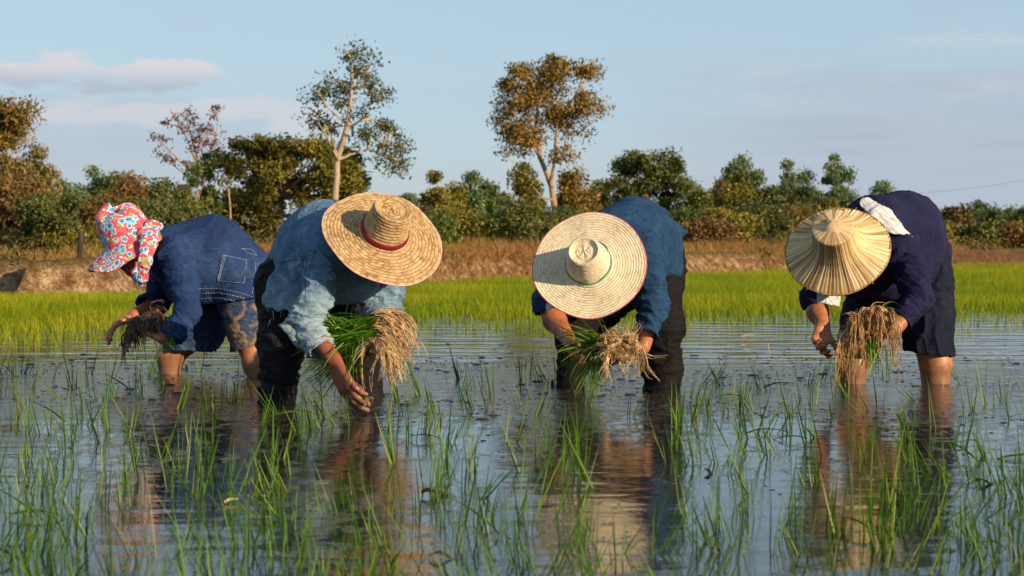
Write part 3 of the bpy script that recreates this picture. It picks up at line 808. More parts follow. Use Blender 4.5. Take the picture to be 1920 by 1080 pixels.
def hand(F, W, D, N, side, curl, thumb=(.6, .35), spread=.09, s=1.0, point=None):
    """W wrist, D towards the knuckles, N out of the palm, side +1/-1 where the thumb is; curl: bend per finger (three joints)"""
    D = unit(D); N = orth(N, D); Lt = np.cross(D, N) * side
    wr = W
    for o, L, r in ((-.024, .082, .0145), (-.008, .088, .015), (.009, .090, .015), (.026, .086, .0145)):
        F.cone(wr + Lt * o * .55 * s, wr + (D * L + Lt * o) * s, .017 * s, r * s, .012, flat=N, ff=.85)
    F.cone(wr + (D * .02 + Lt * .02 + N * .006) * s, wr + (D * .055 + Lt * .028 + N * .006) * s, .017 * s, .016 * s, .01)
    spec = ((-.030, .080, (.030, .020, .018), .0085), (-.011, .088, (.040, .025, .020), .0095), (.010, .090, (.044, .028, .021), .0098), (.030, .086, (.040, .024, .020), .0095))
    for i, (o, L, seg, r) in enumerate(spec):
        p = wr + (D * L + Lt * o) * s; a0 = curl[3 - i] if len(curl) == 4 else curl[i]
        d = unit(D + Lt * spread * (o / .02))
        ang = a0 * .7
        for j, l in enumerate(seg):
            dd = unit(d * math.cos(ang) + N * math.sin(ang))
            q = p + dd * l * s
            F.cone(p, q, (r - .0006 * j) * s, (r - .0006 * (j + 1)) * s, .004)
            F.ell(p, [(r + .0006) * s] * 3, np.eye(3), .003)
            p = q; ang += a0
    p = wr + (D * .028 + Lt * .026 + N * .006) * s
    d = unit(D * .75 + Lt * thumb[0] + N * thumb[1])
    for j, (l, r) in enumerate(((.040, .0135), (.032, .0115), (.026, .0105))):
        q = p + d * l * s; F.cone(p, q, r * s, (r - .0015) * s, .008 if j == 0 else .004); p = q
        d = unit(d + D * .30 + N * .18)

def head(F, c, U, Fw, k=.012):
    """skull, jaw, nose, lips, brows, ears; U up through the crown, Fw the way the face looks"""
    Fw = orth(Fw, U); R = np.cross(Fw, U); ax = (R, Fw, U)
    F.ell(c + U * .02 - Fw * .008, (.074, .093, .098), ax, .01)
    F.ell(c - U * .035 + Fw * .026, (.057, .062, .078), ax, .03)
    F.cone(c - U * .098 + Fw * .060, c - U * .094 + Fw * .064, .020, .018, .025)
    F.cone(c + U * .004 + Fw * .088, c - U * .032 + Fw * .107, .008, .0115, .010)
    for sgn in (-1, 1):
        F.cone(c - U * .034 + Fw * .098 + R * sgn * .010, c - U * .036 + Fw * .094 + R * sgn * .014, .007, .006, .006)
        F.cone(c + U * .018 + Fw * .083 + R * sgn * .014, c + U * .020 + Fw * .074 + R * sgn * .045, .007, .006, .010)
        F.ell(c - U * .020 + Fw * .068 + R * sgn * .040, (.018, .014, .016), ax, .018)
        F.ell(c + U * .003 + Fw * .076 + R * sgn * .030, (.013, .009, .008), ax, .004)
        F.ell(c - U * .008 - Fw * .008 + R * sgn * .076, (.010, .019, .031), ax, .006)
    F.cone(c - U * .060 + Fw * .087 - R * .020, c - U * .060 + Fw * .087 + R * .020, .0065, .0065, .005)
    F.cone(c - U * .070 + Fw * .085 - R * .016, c - U * .070 + Fw * .085 + R * .016, .0065, .0065, .005)

def box(pts, pad):
    P = np.array(pts); return P.min(0) - pad, P.max(0) + pad

# ------------------------------------------------------------------ cloth, skin, straw
def skin_mat(name, c):
    m = Mat(name, rough=.45, spec=.45); p = m.geo()
    a = m.noise(p, 14, 4, .6); f = m.noise(p, 90, 4, .6)
    dk = tuple(x * .55 for x in c); lt = tuple(min(1, x * 1.25) for x in c)
    m.color(m.ramp(a * .75 + f * .25, [(.32, dk), (.5, c), (.7, lt)]))
    wet = m.noise(p, 25, 3); m.rough(.50 - wet.step(.45, .62) * .26)
    m.b.inputs['Subsurface Weight'].default_value = .12; m.b.inputs['Subsurface Radius'].default_value = (.012, .004, .002); m.b.inputs['Subsurface Scale'].default_value = .5
    m.bump(f * .6 + m.noise(p, 220, 2) * .4, .0010, .8)
    x, y, z = m.xyz(p); md = m.noise(p, 18, 5, .65, .4)
    mk = (md - (z * 2.2)).step(.24, .40) * .7
    old = m.b.inputs['Base Color'].links[0].from_socket
    m.color(m.mix(mk, old, (.16, .095, .055)))
    return m.m
SKIN = skin_mat('tanned_skin', (.40, .150, .062))
SKIN_DARK = skin_mat('dark_tanned_skin', (.27, .082, .040))
def cloth(name, dark, mid, light, rough=.9, weave=420, fade=.5, stain=None, bump=.0012):
    m = Mat(name, rough=rough, spec=.15); p = m.geo()
    a = m.noise(p, 5, 5, .6); b = m.noise(m.mapped(p, (22, 22, 14)), 1, 5, .7, .5)
    x, y, z = m.xyz(p)
    w = ((x * weave * 3 + y * weave * 2).sin() * .5 + (z * weave * 4).sin() * .5)
    sl_ = m.noise(m.mapped(p, (60, 60, 300)), 1, 2)
    c = m.ramp(a * (1 - fade) + b * fade, [(.30, dark), (.5, mid), (.72, light)])
    c = m.mix(sl_.step(.3, .8) * .22, c, light)
    if stain:
        s_ = m.noise(p, 9, 5, .65, .6).step(.56, .66)
        c = m.mix(s_ * .8, c, stain)
    m.color(c)
    m.bump(w * .12 + m.noise(p, 160, 3) * .5, bump * .6)
    m.bump(m.noise(m.mapped(p, (26, 26, 60)), 1, 4, .6, 1.2), bump * 8, .8)
    return m
HAIR = Mat('black_hair', (.012, .009, .008), .45, .4).m

def lathe(name, prof, seg=160, wob=None):
    """prof: list of (r, z, ring, tilt): rows of the turned surface; returns V, F, ring per face"""
    n = len(prof); th = np.linspace(0, 2 * math.pi, seg, endpoint=False)
    r = np.array([p[0] for p in prof]); z = np.array([p[1] for p in prof])
    R = np.repeat(r[:, None], seg, 1); Z = np.repeat(z[:, None], seg, 1)
    if wob is not None: R, Z = wob(R, Z, th)
    V = np.stack([R * np.cos(th), R * np.sin(th), Z], -1).reshape(-1, 3)
    i = np.arange(n - 1)[:, None] * seg; j = np.arange(seg)[None]; j2 = (j + 1) % seg
    Fq = np.stack([i + j, i + j2, i + seg + j2, i + seg + j], -1).reshape(-1, 4)[:, ::-1]
    return V, Fq

def frame(o, c, U, X):
    U = unit(U); X = orth(X, U); Yv = np.cross(U, X)
    M = Matrix(((X[0], Yv[0], U[0], c[0]), (X[1], Yv[1], U[1], c[1]), (X[2], Yv[2], U[2], c[2]), (0, 0, 0, 1)))
    return M

def attach(o, parent, M):
    """child with a world matrix M under an Empty that only has a location"""
    o.parent = parent
    o.matrix_parent_inverse = Matrix.Identity(4)
    o.matrix_local = Matrix.Translation(-parent.location) @ M
    return o

def straw_mat(name, dark, mid, light, w=.0125, soil=.25):
    m = Mat(name, rough=.62, spec=.3)
    x, y, z = m.xyz(m.tc('Object')); th = y.atan2(x)
    arc = m.attr('arc'); ringn = m.attr('ringn')
    fr = (arc / w).frac(); tri = (fr - .5).abs() * 2.0
    ph = th * ringn / (2 * math.pi)
    v = (ph + tri * 1.6)
    st = v.frac()                                   # one plaited straw after another, herring-boned in each ring
    cell = m.n('ShaderNodeTexWhiteNoise'); cell.noise_dimensions = '2D'
    m.link(m.comb(v.floor(), (arc / w).floor(), 0.0), cell.inputs['Vector'])
    rnd = Ex(m.nt, cell.outputs[0])
    p = m.tc('Object'); big = m.noise(p, 11, 4, .6); fib = m.noise(p, 240, 3)
    gap = (st - .5).abs().step(.30, .5)
    rim = tri.step(.72, 1.0)
    t = (rnd * .55 + big * .55 + fib * .25 - .15).sat()
    c = m.ramp(t, [(.12, dark), (.42, mid), (.78, light)])
    c = m.mix((gap * .55 + rim * .45).sat(), c, dark)
    c = m.mix(big.step(.52, .72) * soil, c, tuple(q * .75 for q in dark))
    c = m.mix(rnd.step(.82, .9) * (soil * 1.6), c, (.40, .19, .07))
    m.color(c); m.rough(.45 + fib * .3)
    m.bump((1.0 - gap) * .5 + (1.0 - rim) * .9 + rnd * .35, .0022)
    return m

def straw_hat(root, c, U, X, R, crown_r, top_r, crown_h, dish, mat, trim_mat, band_mat, band_h, seed, dent=.018, w=.0125, droop=0.0, band_tilt=0.0):
    """woven hat: domed brim, tapered crown with a pushed-in top; parts: hat > trim, band"""
    knots = [(0.0005, crown_h - dent), (top_r * .62, crown_h - dent * .9), (top_r * .84, crown_h - .004), (top_r, crown_h - .003), (top_r * 1.04, crown_h - .012),
             (crown_r * .97, .035), (crown_r * 1.02, .008), (crown_r * 1.18, -.004), (R * .62, dish * .35 - .006), (R * .85, dish * .7 - .004), (R, dish)]
    K = np.array(knots); L = np.concatenate([[0], np.cumsum(np.linalg.norm(np.diff(K, axis=0), axis=1))])
    Nr = int(round(L[-1] / w)); rows = []; per = 5
    for i in range(Nr * per + 1):
        a = i / (Nr * per) * L[-1]; rows.append((np.interp(a, L, K[:, 0]), np.interp(a, L, K[:, 1]), a * Nr * w / L[-1]))
    rr = np.array(rows); 
    for _ in range(3): rr[1:-1, :2] = rr[1:-1, :2] * .5 + .25 * (rr[:-2, :2] + rr[2:, :2])
    tang = np.gradient(rr[:, :2], axis=0); tang /= np.linalg.norm(tang, axis=1)[:, None] + 1e-9
    nrm = np.stack([-tang[:, 1], tang[:, 0]], 1); nrm[nrm[:, 1] < -.5] *= -1
    ph = (np.arange(len(rr)) % per) / per
    bulge = np.abs(np.sin(np.pi * ph)) * .0016 * np.where(rr[:, 0] < .004, 0, 1)
    rr[:, :2] += nrm * np.where(nrm[:, 0] < -.2, -1, 1)[:, None] * bulge[:, None]
    rs = np.random.RandomState(seed); a1, a2, a3 = rs.uniform(0, 6.28, 3)
    def wob(Rr, Z, th):
        t = np.clip((Rr - crown_r) / (R - crown_r), 0, 1)
        Z = Z + t ** 1.5 * (.009 * np.sin(2 * th + a1) + .005 * np.sin(3 * th + a2) + .0025 * np.sin(7 * th + a3)) + droop * t * t * np.cos(th)
        Rr = Rr * (1 + .012 * np.sin(2 * th + a2) * t + .006 * np.sin(5 * th + a3))
        Z = Z + .003 * np.sin(5 * th + a1) * np.clip(1 - Rr / (top_r * 1.1), 0, 1)
        return Rr, Z
    seg = 200
    V, Fq = lathe('hat', [(q[0], q[1]) for q in rr], seg, wob)
    V = V + .0009 * np.stack([perlin(V * 90), perlin(V * 90 + 9), perlin(V * 90 + 19)], 1)
    arc = np.repeat(rr[:, 2], seg)
    ring_i = np.arange(len(rr) - 1) // per; rad_mid = np.array([rr[min(len(rr) - 1, k * per + per // 2), 0] for k in range(Nr + 1)])
    ringn = np.repeat(np.maximum(4, np.round(2 * math.pi * rad_mid[ring_i] / (w * .62))), seg)
    # thickness: a second skin just below
    me = mesh_np('hat', V, Fq, True, {'arc': ('POINT', arc), 'ringn': ('FACE', ringn)})
    M = frame(None, c, U, X)
    o = link('hat', me, mat); attach(o, root, M)
    md = o.modifiers.new('thickness', 'SOLIDIFY'); md.thickness = .0035; md.offset = -1
    # edge binding
    n = 180; th = np.linspace(0, 2 * math.pi, n)
    Rr, Z = wob(np.full(n, R), np.full(n, dish), th)
    P = np.stack([Rr * np.cos(th), Rr * np.sin(th), Z - .001], 1)
    TV, TF, _ = tubes([P], [np.full(n, .0026) + .0005 * np.sin(th * 40)], 6)
    t = link('trim', mesh_np('trim', TV, TF), trim_mat); t.parent = o
    # band round the foot of the crown
    rows_b = []
    for q in np.linspace(0, 1, 6):
        zz = .010 + band_h * q; rad = np.interp(-zz, [-(crown_h - .012), -.035, -.008], [top_r * 1.04, crown_r * .97, crown_r * 1.02])
        rows_b.append((rad + .0042 + .0012 * math.sin(q * 3.14), zz))
    def wb(Rr, Z, th): return Rr * (1 + .006 * np.sin(5 * th + a3)), Z + .004 * np.sin(th + a1) + .0015 * np.sin(6 * th)
    BV, BF = lathe('band', rows_b[::-1], 120, wb)
    b = link('band', mesh_np('band', BV, BF), band_mat); b.parent = o
    mb = b.modifiers.new('thickness', 'SOLIDIFY'); mb.thickness = .002; mb.offset = 0
    return o, M

# rays from the camera's station, used to lay sewn details on finished cloth
def caster(me):
    n = len(me.vertices); co = np.empty(n * 3, np.float32); me.vertices.foreach_get('co', co)
    bv = BVHTree.FromPolygons([tuple(v) for v in co.reshape(-1, 3).tolist()], [tuple(p.vertices) for p in me.polygons])
    E = Vector((0, 0, CAM_H))
    def hit(px, py):
        d = Vector(((px - 960) / F_PX, 1.0, -(py - HORIZON) / F_PX)).normalized()
        h = bv.ray_cast(E, d)
        return (np.array(h[0]), np.array(h[1])) if h[0] is not None else (None, None)
    return hit
def sewn_patch(root, hit, quad, off, nu, nv, name, mat, parent, thick=.0016):
    """cloth patch over a four-cornered area of a garment"""
    q = [np.array(p, float) for p in quad]; P = []
    for j in range(nv + 1):
        for i in range(nu + 1):
            u, v = i / nu, j / nv
            p = (q[0] * (1 - u) + q[1] * u) * (1 - v) + (q[3] * (1 - u) + q[2] * u) * v
            a, n = hit(*p)
            if a is None: a, n = (P[-1], np.array([0, -1., 0])) if P else (PX(p[0], p[1], 7), np.array([0, -1., 0])); n = n * 0
            P.append(a + n * off)
    i = (np.arange(nv)[:, None] * (nu + 1) + np.arange(nu)[None]).ravel()
    me = mesh_np(name, np.array(P), np.stack([i, i + 1, i + nu + 2, i + nu + 1], 1))
    o = link(name, me, mat); o.parent = parent
    m = o.modifiers.new('thickness', 'SOLIDIFY'); m.thickness = thick; m.offset = 0
    return o
def stitches(root, hit, lines, name, mat, parent, gap=5.2, dash=.6, r=.0011, off=.0025):
    paths = []
    for ln in lines:
        L = [np.array(p, float) for p in ln]
        seg = np.concatenate([[0], np.cumsum([np.linalg.norm(L[i + 1] - L[i]) for i in range(len(L) - 1)])])
        n = max(1, int(seg[-1] / gap))
        for k in range(n):
            t0, t1 = k * seg[-1] / n, (k + dash) * seg[-1] / n
            pts = []
            for t in np.linspace(t0, t1, 3):
                p = np.array([np.interp(t, seg, [q[0] for q in L]), np.interp(t, seg, [q[1] for q in L])])
                a, nn = hit(*p)
                if a is not None: pts.append(a + nn * off)
            if len(pts) == 3 and np.linalg.norm(pts[0] - pts[2]) < .03: paths.append(np.array(pts))
    if not paths: return
    V, Fq, _ = tubes(paths, [np.full(3, r)] * len(paths), 4)
    o = link(name, mesh_np(name, V, Fq), mat); o.parent = parent
    return o

def child(name, me, mat, root):
    o = link(name, me, mat); o.parent = root; o.matrix_parent_inverse = Matrix.Identity(4)
    o.matrix_local = Matrix.Translation(-root.location); return o

def strands(cores, dirs, n, L, grav, wig, rad, r, seg=9, sides=3, core_r=(.02, .02, .02), spread=.35, lock=6):
    """n wiry strands starting round the core points, leaving along dirs, bending down by grav"""
    paths, rads = [], []
    for _ in range(max(1, n // lock)):
        i = r.randint(len(cores)); c = np.array(cores[i], float); d0 = unit(np.array(dirs[i], float) + r.normal(size=3) * spread)
        p = c + r.normal(size=3) * core_r * .6; l = r.uniform(*L); st = l / seg; P = [p]; d = d0
        ww = r.normal(size=3) * wig
        for k in range(seg):
            ww = ww * .6 + r.normal(size=3) * wig
            d = unit(d + np.array([0, 0, -grav]) + ww); p = p + d * st; P.append(p)
        P = np.array(P); t = np.linspace(0, 1, seg + 1)[:, None]
        for q in range(lock):                        # wet roots cling together in locks
            o1 = r.normal(size=3) * .0042; o2 = r.normal(size=3) * .0035; w = np.cumsum(r.normal(size=(seg + 1, 3)), 0) * .0013
            Q = P + o1 * (1 - t) + o2 * np.sin(t * 3.1) + w; k = seg + 1 if q == 0 else r.randint(max(4, seg // 2), seg + 2)
            r0 = rad * r.uniform(.5, 1.15) * (1.25 if q == 0 else .9); paths.append(Q[:k]); rads.append(np.linspace(r0, r0 * .35, k))
    return tubes(paths, rads, sides)
# ------------------------------------------------------------------ the four planters
def trousers_field(lo, hi, h, hips, legs, k=.05, belt=None):
    F = Field(lo, hi, h)
    for pts, rad in legs: F.chain(pts, rad, k)
    F.cone(hips[0], hips[1], hips[2], hips[2], k)
    if belt: F.cone(hips[3], belt[0], hips[2], belt[1], k)
    return F

def hollow_hem(F, cuts, t=.010):
    """cut hems with planes and hollow them a little way in: (point, outward normal, radius of effect, depth)"""
    src = F.d.copy()
    for p, n, R, dep in cuts:
        F.plane_cut(p, n, p, R)
    for p, n, R, dep in cuts:
        n = unit(n); c = np.array(p, float)
        sl_, g = F.win(c - R, c + R)
        e = sum((g[i] - np.float32(c[i])) * np.float32(n[i]) for i in range(3))
        dist = np.sqrt(sum((g[i] - np.float32(c[i])) ** 2 for i in range(3)))
        cav = np.maximum(src[sl_] + t, -(e + dep))      # inside of the garment, from dep behind the hem outwards
        cav = np.maximum(cav, dist - R)
        F.d[sl_] = np.maximum(F.d[sl_], -cav)

def person(label, group=None):
    pass

def make_pink():
    """kneeling-low planter in the flowered hat, seen from his/her left side, head to the left"""
    Y = 7.3
    root = empty('person', tuple(PX(400, 700, 7.3) * (1, 1, 0)))
    tag(root, 'person bending left in pink flowered hat and white-stitched dark blue jacket, holding muddy seedlings', 'person')
    P = PX
    pel, mid, chest, neck = P(440, 507, 7.32), P(398, 474, 7.3), P(338, 478, 7.24), P(292, 458, 7.16)
    shN, shF = P(332, 478, 7.08), P(312, 492, 7.40)
    elN, wrN = P(353, 586, 7.00), P(306, 634, 6.96)
    elF, wrF = P(296, 566, 7.34), P(252, 590, 7.16)
    hc = P(249, 462, 7.12); U = unit((-.42, -.18, .89)); Fw = orth((-.85, -.25, -.45), U)
    hipN, kneeN, ankN = P(452, 548, 7.22), P(468, 640, 7.17), P(490, 735, 7.14)
    hipF, kneeF, ankF = P(424, 548, 7.42), P(346, 636, 7.36), P(318, 730, 7.35)
    lo, hi = box([hc, wrF, wrN, ankN, ankF, pel, elN], .24)
    # body: one skin from head to shins
    B = Field(lo, hi, .0040)
    head(B, hc, U, Fw)
    B.chain([hc - U * .03 - Fw * .02, neck, chest], [.052, .055, .09], .03)
    B.chain([chest, mid, pel], [.11, .11, .12], .05)
    B.chain([shN, elN, wrN], [.05, .036, .027], .015); B.chain([shF, elF, P(286, 578, 7.30), wrF], [.05, .043, .042, .030], .02)
    B.chain([hipN, kneeN, P(479, 680, 7.155), ankN], [.085, .058, .054, .040], .03); B.chain([hipF, kneeF, P(319, 668, 7.35), ankF], [.085, .068, .057, .048], .03)
    hand(B, wrF, P(222, 606, 7.10) - wrF, np.array([.12, -.25, -1]), 1, (.32, .42, .5, .55), thumb=(.45, .5), spread=.05, s=1.15)
    hand(B, wrN, P(278, 622, 7.03) - wrN, np.array([-.2, .2, 1]), 1, (.5, .55, .6, .6), thumb=(.3, .8))
    child('body', B.mesh('body', 2), SKIN, root)
    # shorts, rolled, muddy on the near leg
    T = trousers_field(*box([hipN, hipF, kneeN, kneeF, pel], .2), .0065, (hipN, hipF, .105),
        [([pel, hipN, P(462, 595, 7.2), P(468, 652, 7.17)], [.13, .115, .098, .082]), ([pel, hipF, P(388, 595, 7.40), P(347, 660, 7.36)], [.13, .12, .115, .112])], .04)
    cuts = [(P(470, 650, 7.17), P(482, 668, 7.17) - P(450, 598, 7.17) + np.array([-.02, 0, 0]), .19, .05), (P(346, 655, 7.36), np.array([-.02, 0, -1]) + np.array([.14, 0, 0]) * -.4, .21, .05)]
    hollow_hem(T, cuts)
    sm = cloth('worn_denim', (.010, .022, .055), (.024, .048, .11), (.06, .10, .18), fade=.6)
    p = sm.geo(); x, y, z = sm.xyz(p)
    mud = sm.noise(p, 13, 4, .6, .8)
    ctr = P(465, 610, 7.1); dd = ((x - float(ctr[0])) * (x - float(ctr[0])) + (z - float(ctr[2])) * (z - float(ctr[2]))).sqrt()
    mud2 = sm.noise(p, 45, 4, .7)
    mk = (mud * .7 + mud2 * .3).step(.44, .58) * (1.0 - dd.step(.05, .16)) * .8
    old = sm.b.inputs['Base Color'].links[0].from_socket
    sm.color(sm.mix(mk, old, (.34, .22, .11)))
    child('shorts', T.mesh('shorts', 2, folder([(hipN, kneeN, 26, 7, .010), (hipF, kneeF, 20, 7, .010), (pel, hipN, 14, 6, .006)], 3)), sm.m, root)
    # jacket
    J = Field(*box([pel, shN, shF, wrN, wrF, P(300, 420, 7.1)], .2), .0055)
    J.chain([pel + (.0, 0, -.01), mid, chest], [.155, .162, .140], .06)
    J.cone(P(455, 520, 7.30), P(452, 560, 7.27), .140, .142, .05); J.cone(P(455, 560, 7.20), P(448, 590, 7.20), .125, .125, .04); J.cone(P(400, 520, 7.27), P(405, 570, 7.27), .135, .11, .04)
    J.chain([chest, P(305, 458, 7.2)], [.12, .075], .04)
    J.plane_cut(P(484, 545, 7.3), (1, 0, -.35), P(484, 545, 7.3), .17)
    hollow_hem(J, [(P(425, 566, 7.22), np.array([.14, 0, -1.0]), .34, .06)], .010)
    J.cone(shN, shF, .078, .072, .05)
    J.cone(P(370, 510, 7.26), P(345, 540, 7.24), .11, .085, .06)      # loose front hanging below the chest
    J.chain([shN, P(345, 530, 7.04), elN], [.078, .066, .054], .03); J.chain([elN, P(332, 615, 6.97), P(308, 642, 6.96)], [.054, .052, .048], .025)
    J.chain([shF, P(303, 540, 7.38), elF], [.070, .064, .055], .03); J.chain([elF, P(270, 573, 7.25)], [.056, .05], .02)
    cuts = [(P(272, 574, 7.25), P(260, 588, 7.20) - P(285, 572, 7.30), .085, .05), (P(314, 634, 6.96), wrN - elN, .08, .04)]
    hollow_hem(J, cuts)
    jm = cloth('indigo_jacket_cloth', (.007, .018, .060), (.014, .036, .115), (.038, .078, .19), fade=.5)
    jme = J.mesh('jacket', 2, folder([(pel, mid, 9, 3.5, .008), (mid, chest, 10, 3.5, .010), (shN, elN, 22, 6, .012), (elN, wrN, 30, 7, .011), (shF, elF, 22, 6, .008), (elF, wrF, 26, 6, .006)], 1))
    jk = child('jacket', jme, jm.m, root)
    hit = caster(jme)
    white = Mat('white_thread', (.42, .48, .58), .8).m
    pk = sewn_patch(root, hit, [(418, 477), (463, 487), (459, 533), (406, 528)], .003, 12, 12, 'pocket', jm.m, jk)
    for ln in ([[(418, 478), (462, 488), (458, 532), (408, 527), (418, 478)], [(422, 480), (411, 527)], [(420, 478), (409, 525)], [(372, 541), (410, 541), (450, 549), (474, 557)],
             [(374, 560), (410, 559), (450, 565), (470, 571)], [(484, 493), (482, 520), (477, 560)], [(479, 493), (476, 530), (472, 552)], [(452, 467), (470, 468), (481, 480)],
             [(480, 480), (462, 474), (454, 466)]]): stitches(root, hit, [ln], 'stitching', white, jk, gap=4.2, dash=.70, r=.0009, off=.004)
    stitches(root, hit, [[(376, 550), (412, 549), (448, 557), (470, 563)], [(281, 510), (283, 522), (290, 530)], [(284, 512), (289, 520), (300, 528)]], 'embroidery', white, jk, gap=5.0, dash=.40, r=.0021, off=.003)
    stitches(root, hit, [[(300, 480), (330, 472), (370, 470), (440, 465)]], 'seam', Mat('seam_thread', (.05, .08, .16), .9).m, jk, gap=5, dash=1.0, r=.0016, off=.0012)
    # hat: soft flowered cotton with a peak and a neck cloth
    fm = Mat('flowered_cotton', rough=.85, spec=.15)
    pp = fm.tc('Object')
    def flowers(scale, petals, r0, seed):
        v = fm.n('ShaderNodeTexVoronoi'); v.voronoi_dimensions = '3D'; fm.link(fm.mapped(pp, (scale,) * 3, loc=(seed, seed * .7, 0)), v.inputs['Vector']); v.inputs['Scale'].default_value = 1.0
        v.inputs['Randomness'].default_value = .8
        vx, vy, vz = fm.xyz(v.outputs['Position']); ax_, ay_, az_ = fm.xyz(fm.mapped(pp, (scale,) * 3, loc=(seed, seed * .7, 0)))
        a = (az_ - vz).atan2((ax_ - vx) + (ay_ - vy) * .7)
        d = Ex(fm.nt, v.outputs['Distance'])
        return d / (r0 * (1.0 + (a * petals).sin() * .16)), v.outputs['Color']
    d1, c1 = flowers(24, 5, .40, 3.3); d4, _ = flowers(29, 5, .37, 21.3); d1 = d1.min(d4); d2, _ = flowers(27, 2, .30, 9.1); d3, _ = flowers(34, 1, .20, 15.7)
    base = fm.mix(fm.noise(pp, 40, 3, .6).step(.45, .6) * .45, (.60, .075, .12), (.70, .24, .27))
    col = fm.mix((1.0 - d2.step(.9, 1.0)), base, (.18, .42, .05))
    col = fm.mix((1.0 - d3.step(.9, 1.0)), col, (.75, .78, .75))
    col = fm.mix((1.0 - d1.step(.90, 1.0)), col, (.70, .78, .82))
    col = fm.mix((1.0 - d1.step(.66, .90)), col, (.09, .34, .60))
    col = fm.mix((1.0 - d1.step(.20, .36)), col, (.02, .08, .22))
    fm.color(col); fm.bump(fm.noise(pp, 60, 4), .002)
    K = [(0.001, .138), (.035, .138), (.064, .132), (.084, .116), (.098, .080), (.104, .040), (.104, .012), (.112, -.002), (.130, -.012), (.150, -.024), (.168, -.036), (.186, -.050)]
    K = np.array(K); s_ = np.linspace(0, len(K) - 1, 52); prof = [(np.interp(q, np.arange(len(K)), K[:, 0]), np.interp(q, np.arange(len(K)), K[:, 1])) for q in s_]
    def wob(Rr, Z, th):
        b = np.clip((Rr - .106) / .08, 0, 1); frontw = np.clip(np.cos(th), 0, 1)
        ext = .55 + .75 * frontw ** 1.5 - .42 * (np.cos(th) < -.2) * np.clip(-np.cos(th), 0, 1)
        Rr2 = np.where(Rr > .106, .106 + (Rr - .106) * ext, Rr)
        Z = Z - b * .035 * np.abs(np.sin(th)) ** 2 + b * .012 * np.sin(5 * th + 1) + (1 - b) * .006 * np.sin(6 * th) * (Z > .02)
        Z = Z + np.where(Z > .05, .018 * np.cos(th * 1 + .8) + .010 * np.sin(2 * th + 2), 0) * np.clip((Z - .05) / .1, 0, 1)
        return Rr2, Z
    V, Fq = lathe('hat', prof, 140, wob)
    V = V * (1.06, .96, 1.08) + .0035 * np.stack([perlin(V * 26), perlin(V * 26 + 7), perlin(V * 26 + 17)], 1)
    M = frame(None, hc + U * .040 + Fw * .0, U, Fw)
    hat = link('hat', mesh_np('hat', V, Fq), fm.m); attach(hat, root, M)
    md = hat.modifiers.new('thickness', 'SOLIDIFY'); md.thickness = .003
    S = Field(*box([P(225, 430, 7.0), P(320, 560, 7.3)], .12), .0040)
    f = np.array([.2, -1, .1])
    Yc = 6.99
    S.chain([P(284, 425, 7.06), P(278, 455, 6.99), P(272, 490, 6.97), P(266, 522, 7.0), P(263, 536, 7.04)], [.034, .036, .028, .022, .006], .012, flat=f, ff=.30)
    S.chain([P(272, 438, 7.03), P(300, 424, 7.08)], [.034, .018], .012, flat=f, ff=.35)
    S.chain([P(290, 440, 7.10), P(289, 432, 7.24), P(262, 470, 7.26)], [.035, .04, .03], .02, flat=(1, .3, -.4), ff=.3)
    S.chain([P(252, 497, 7.06), P(246, 505, 7.10), P(258, 520, 7.06), P(264, 534, 7.04)], [.012, .022, .020, .008], .012, flat=f, ff=.5)
    child('neck_cloth', S.mesh('neck_cloth', 1, folder([(P(284, 425, 7.0), P(263, 536, 7.0), 4, 50, .005)], 5, .0004)), fm.m, root)
    Hh = Field(*box([hc], .16), .005); Hh.ell(hc + U * .028 - Fw * .022, (.082, .088, .096), (np.cross(Fw, U), Fw, U), 0); child('hair', Hh.mesh('hair', 1), HAIR, root)

    return root

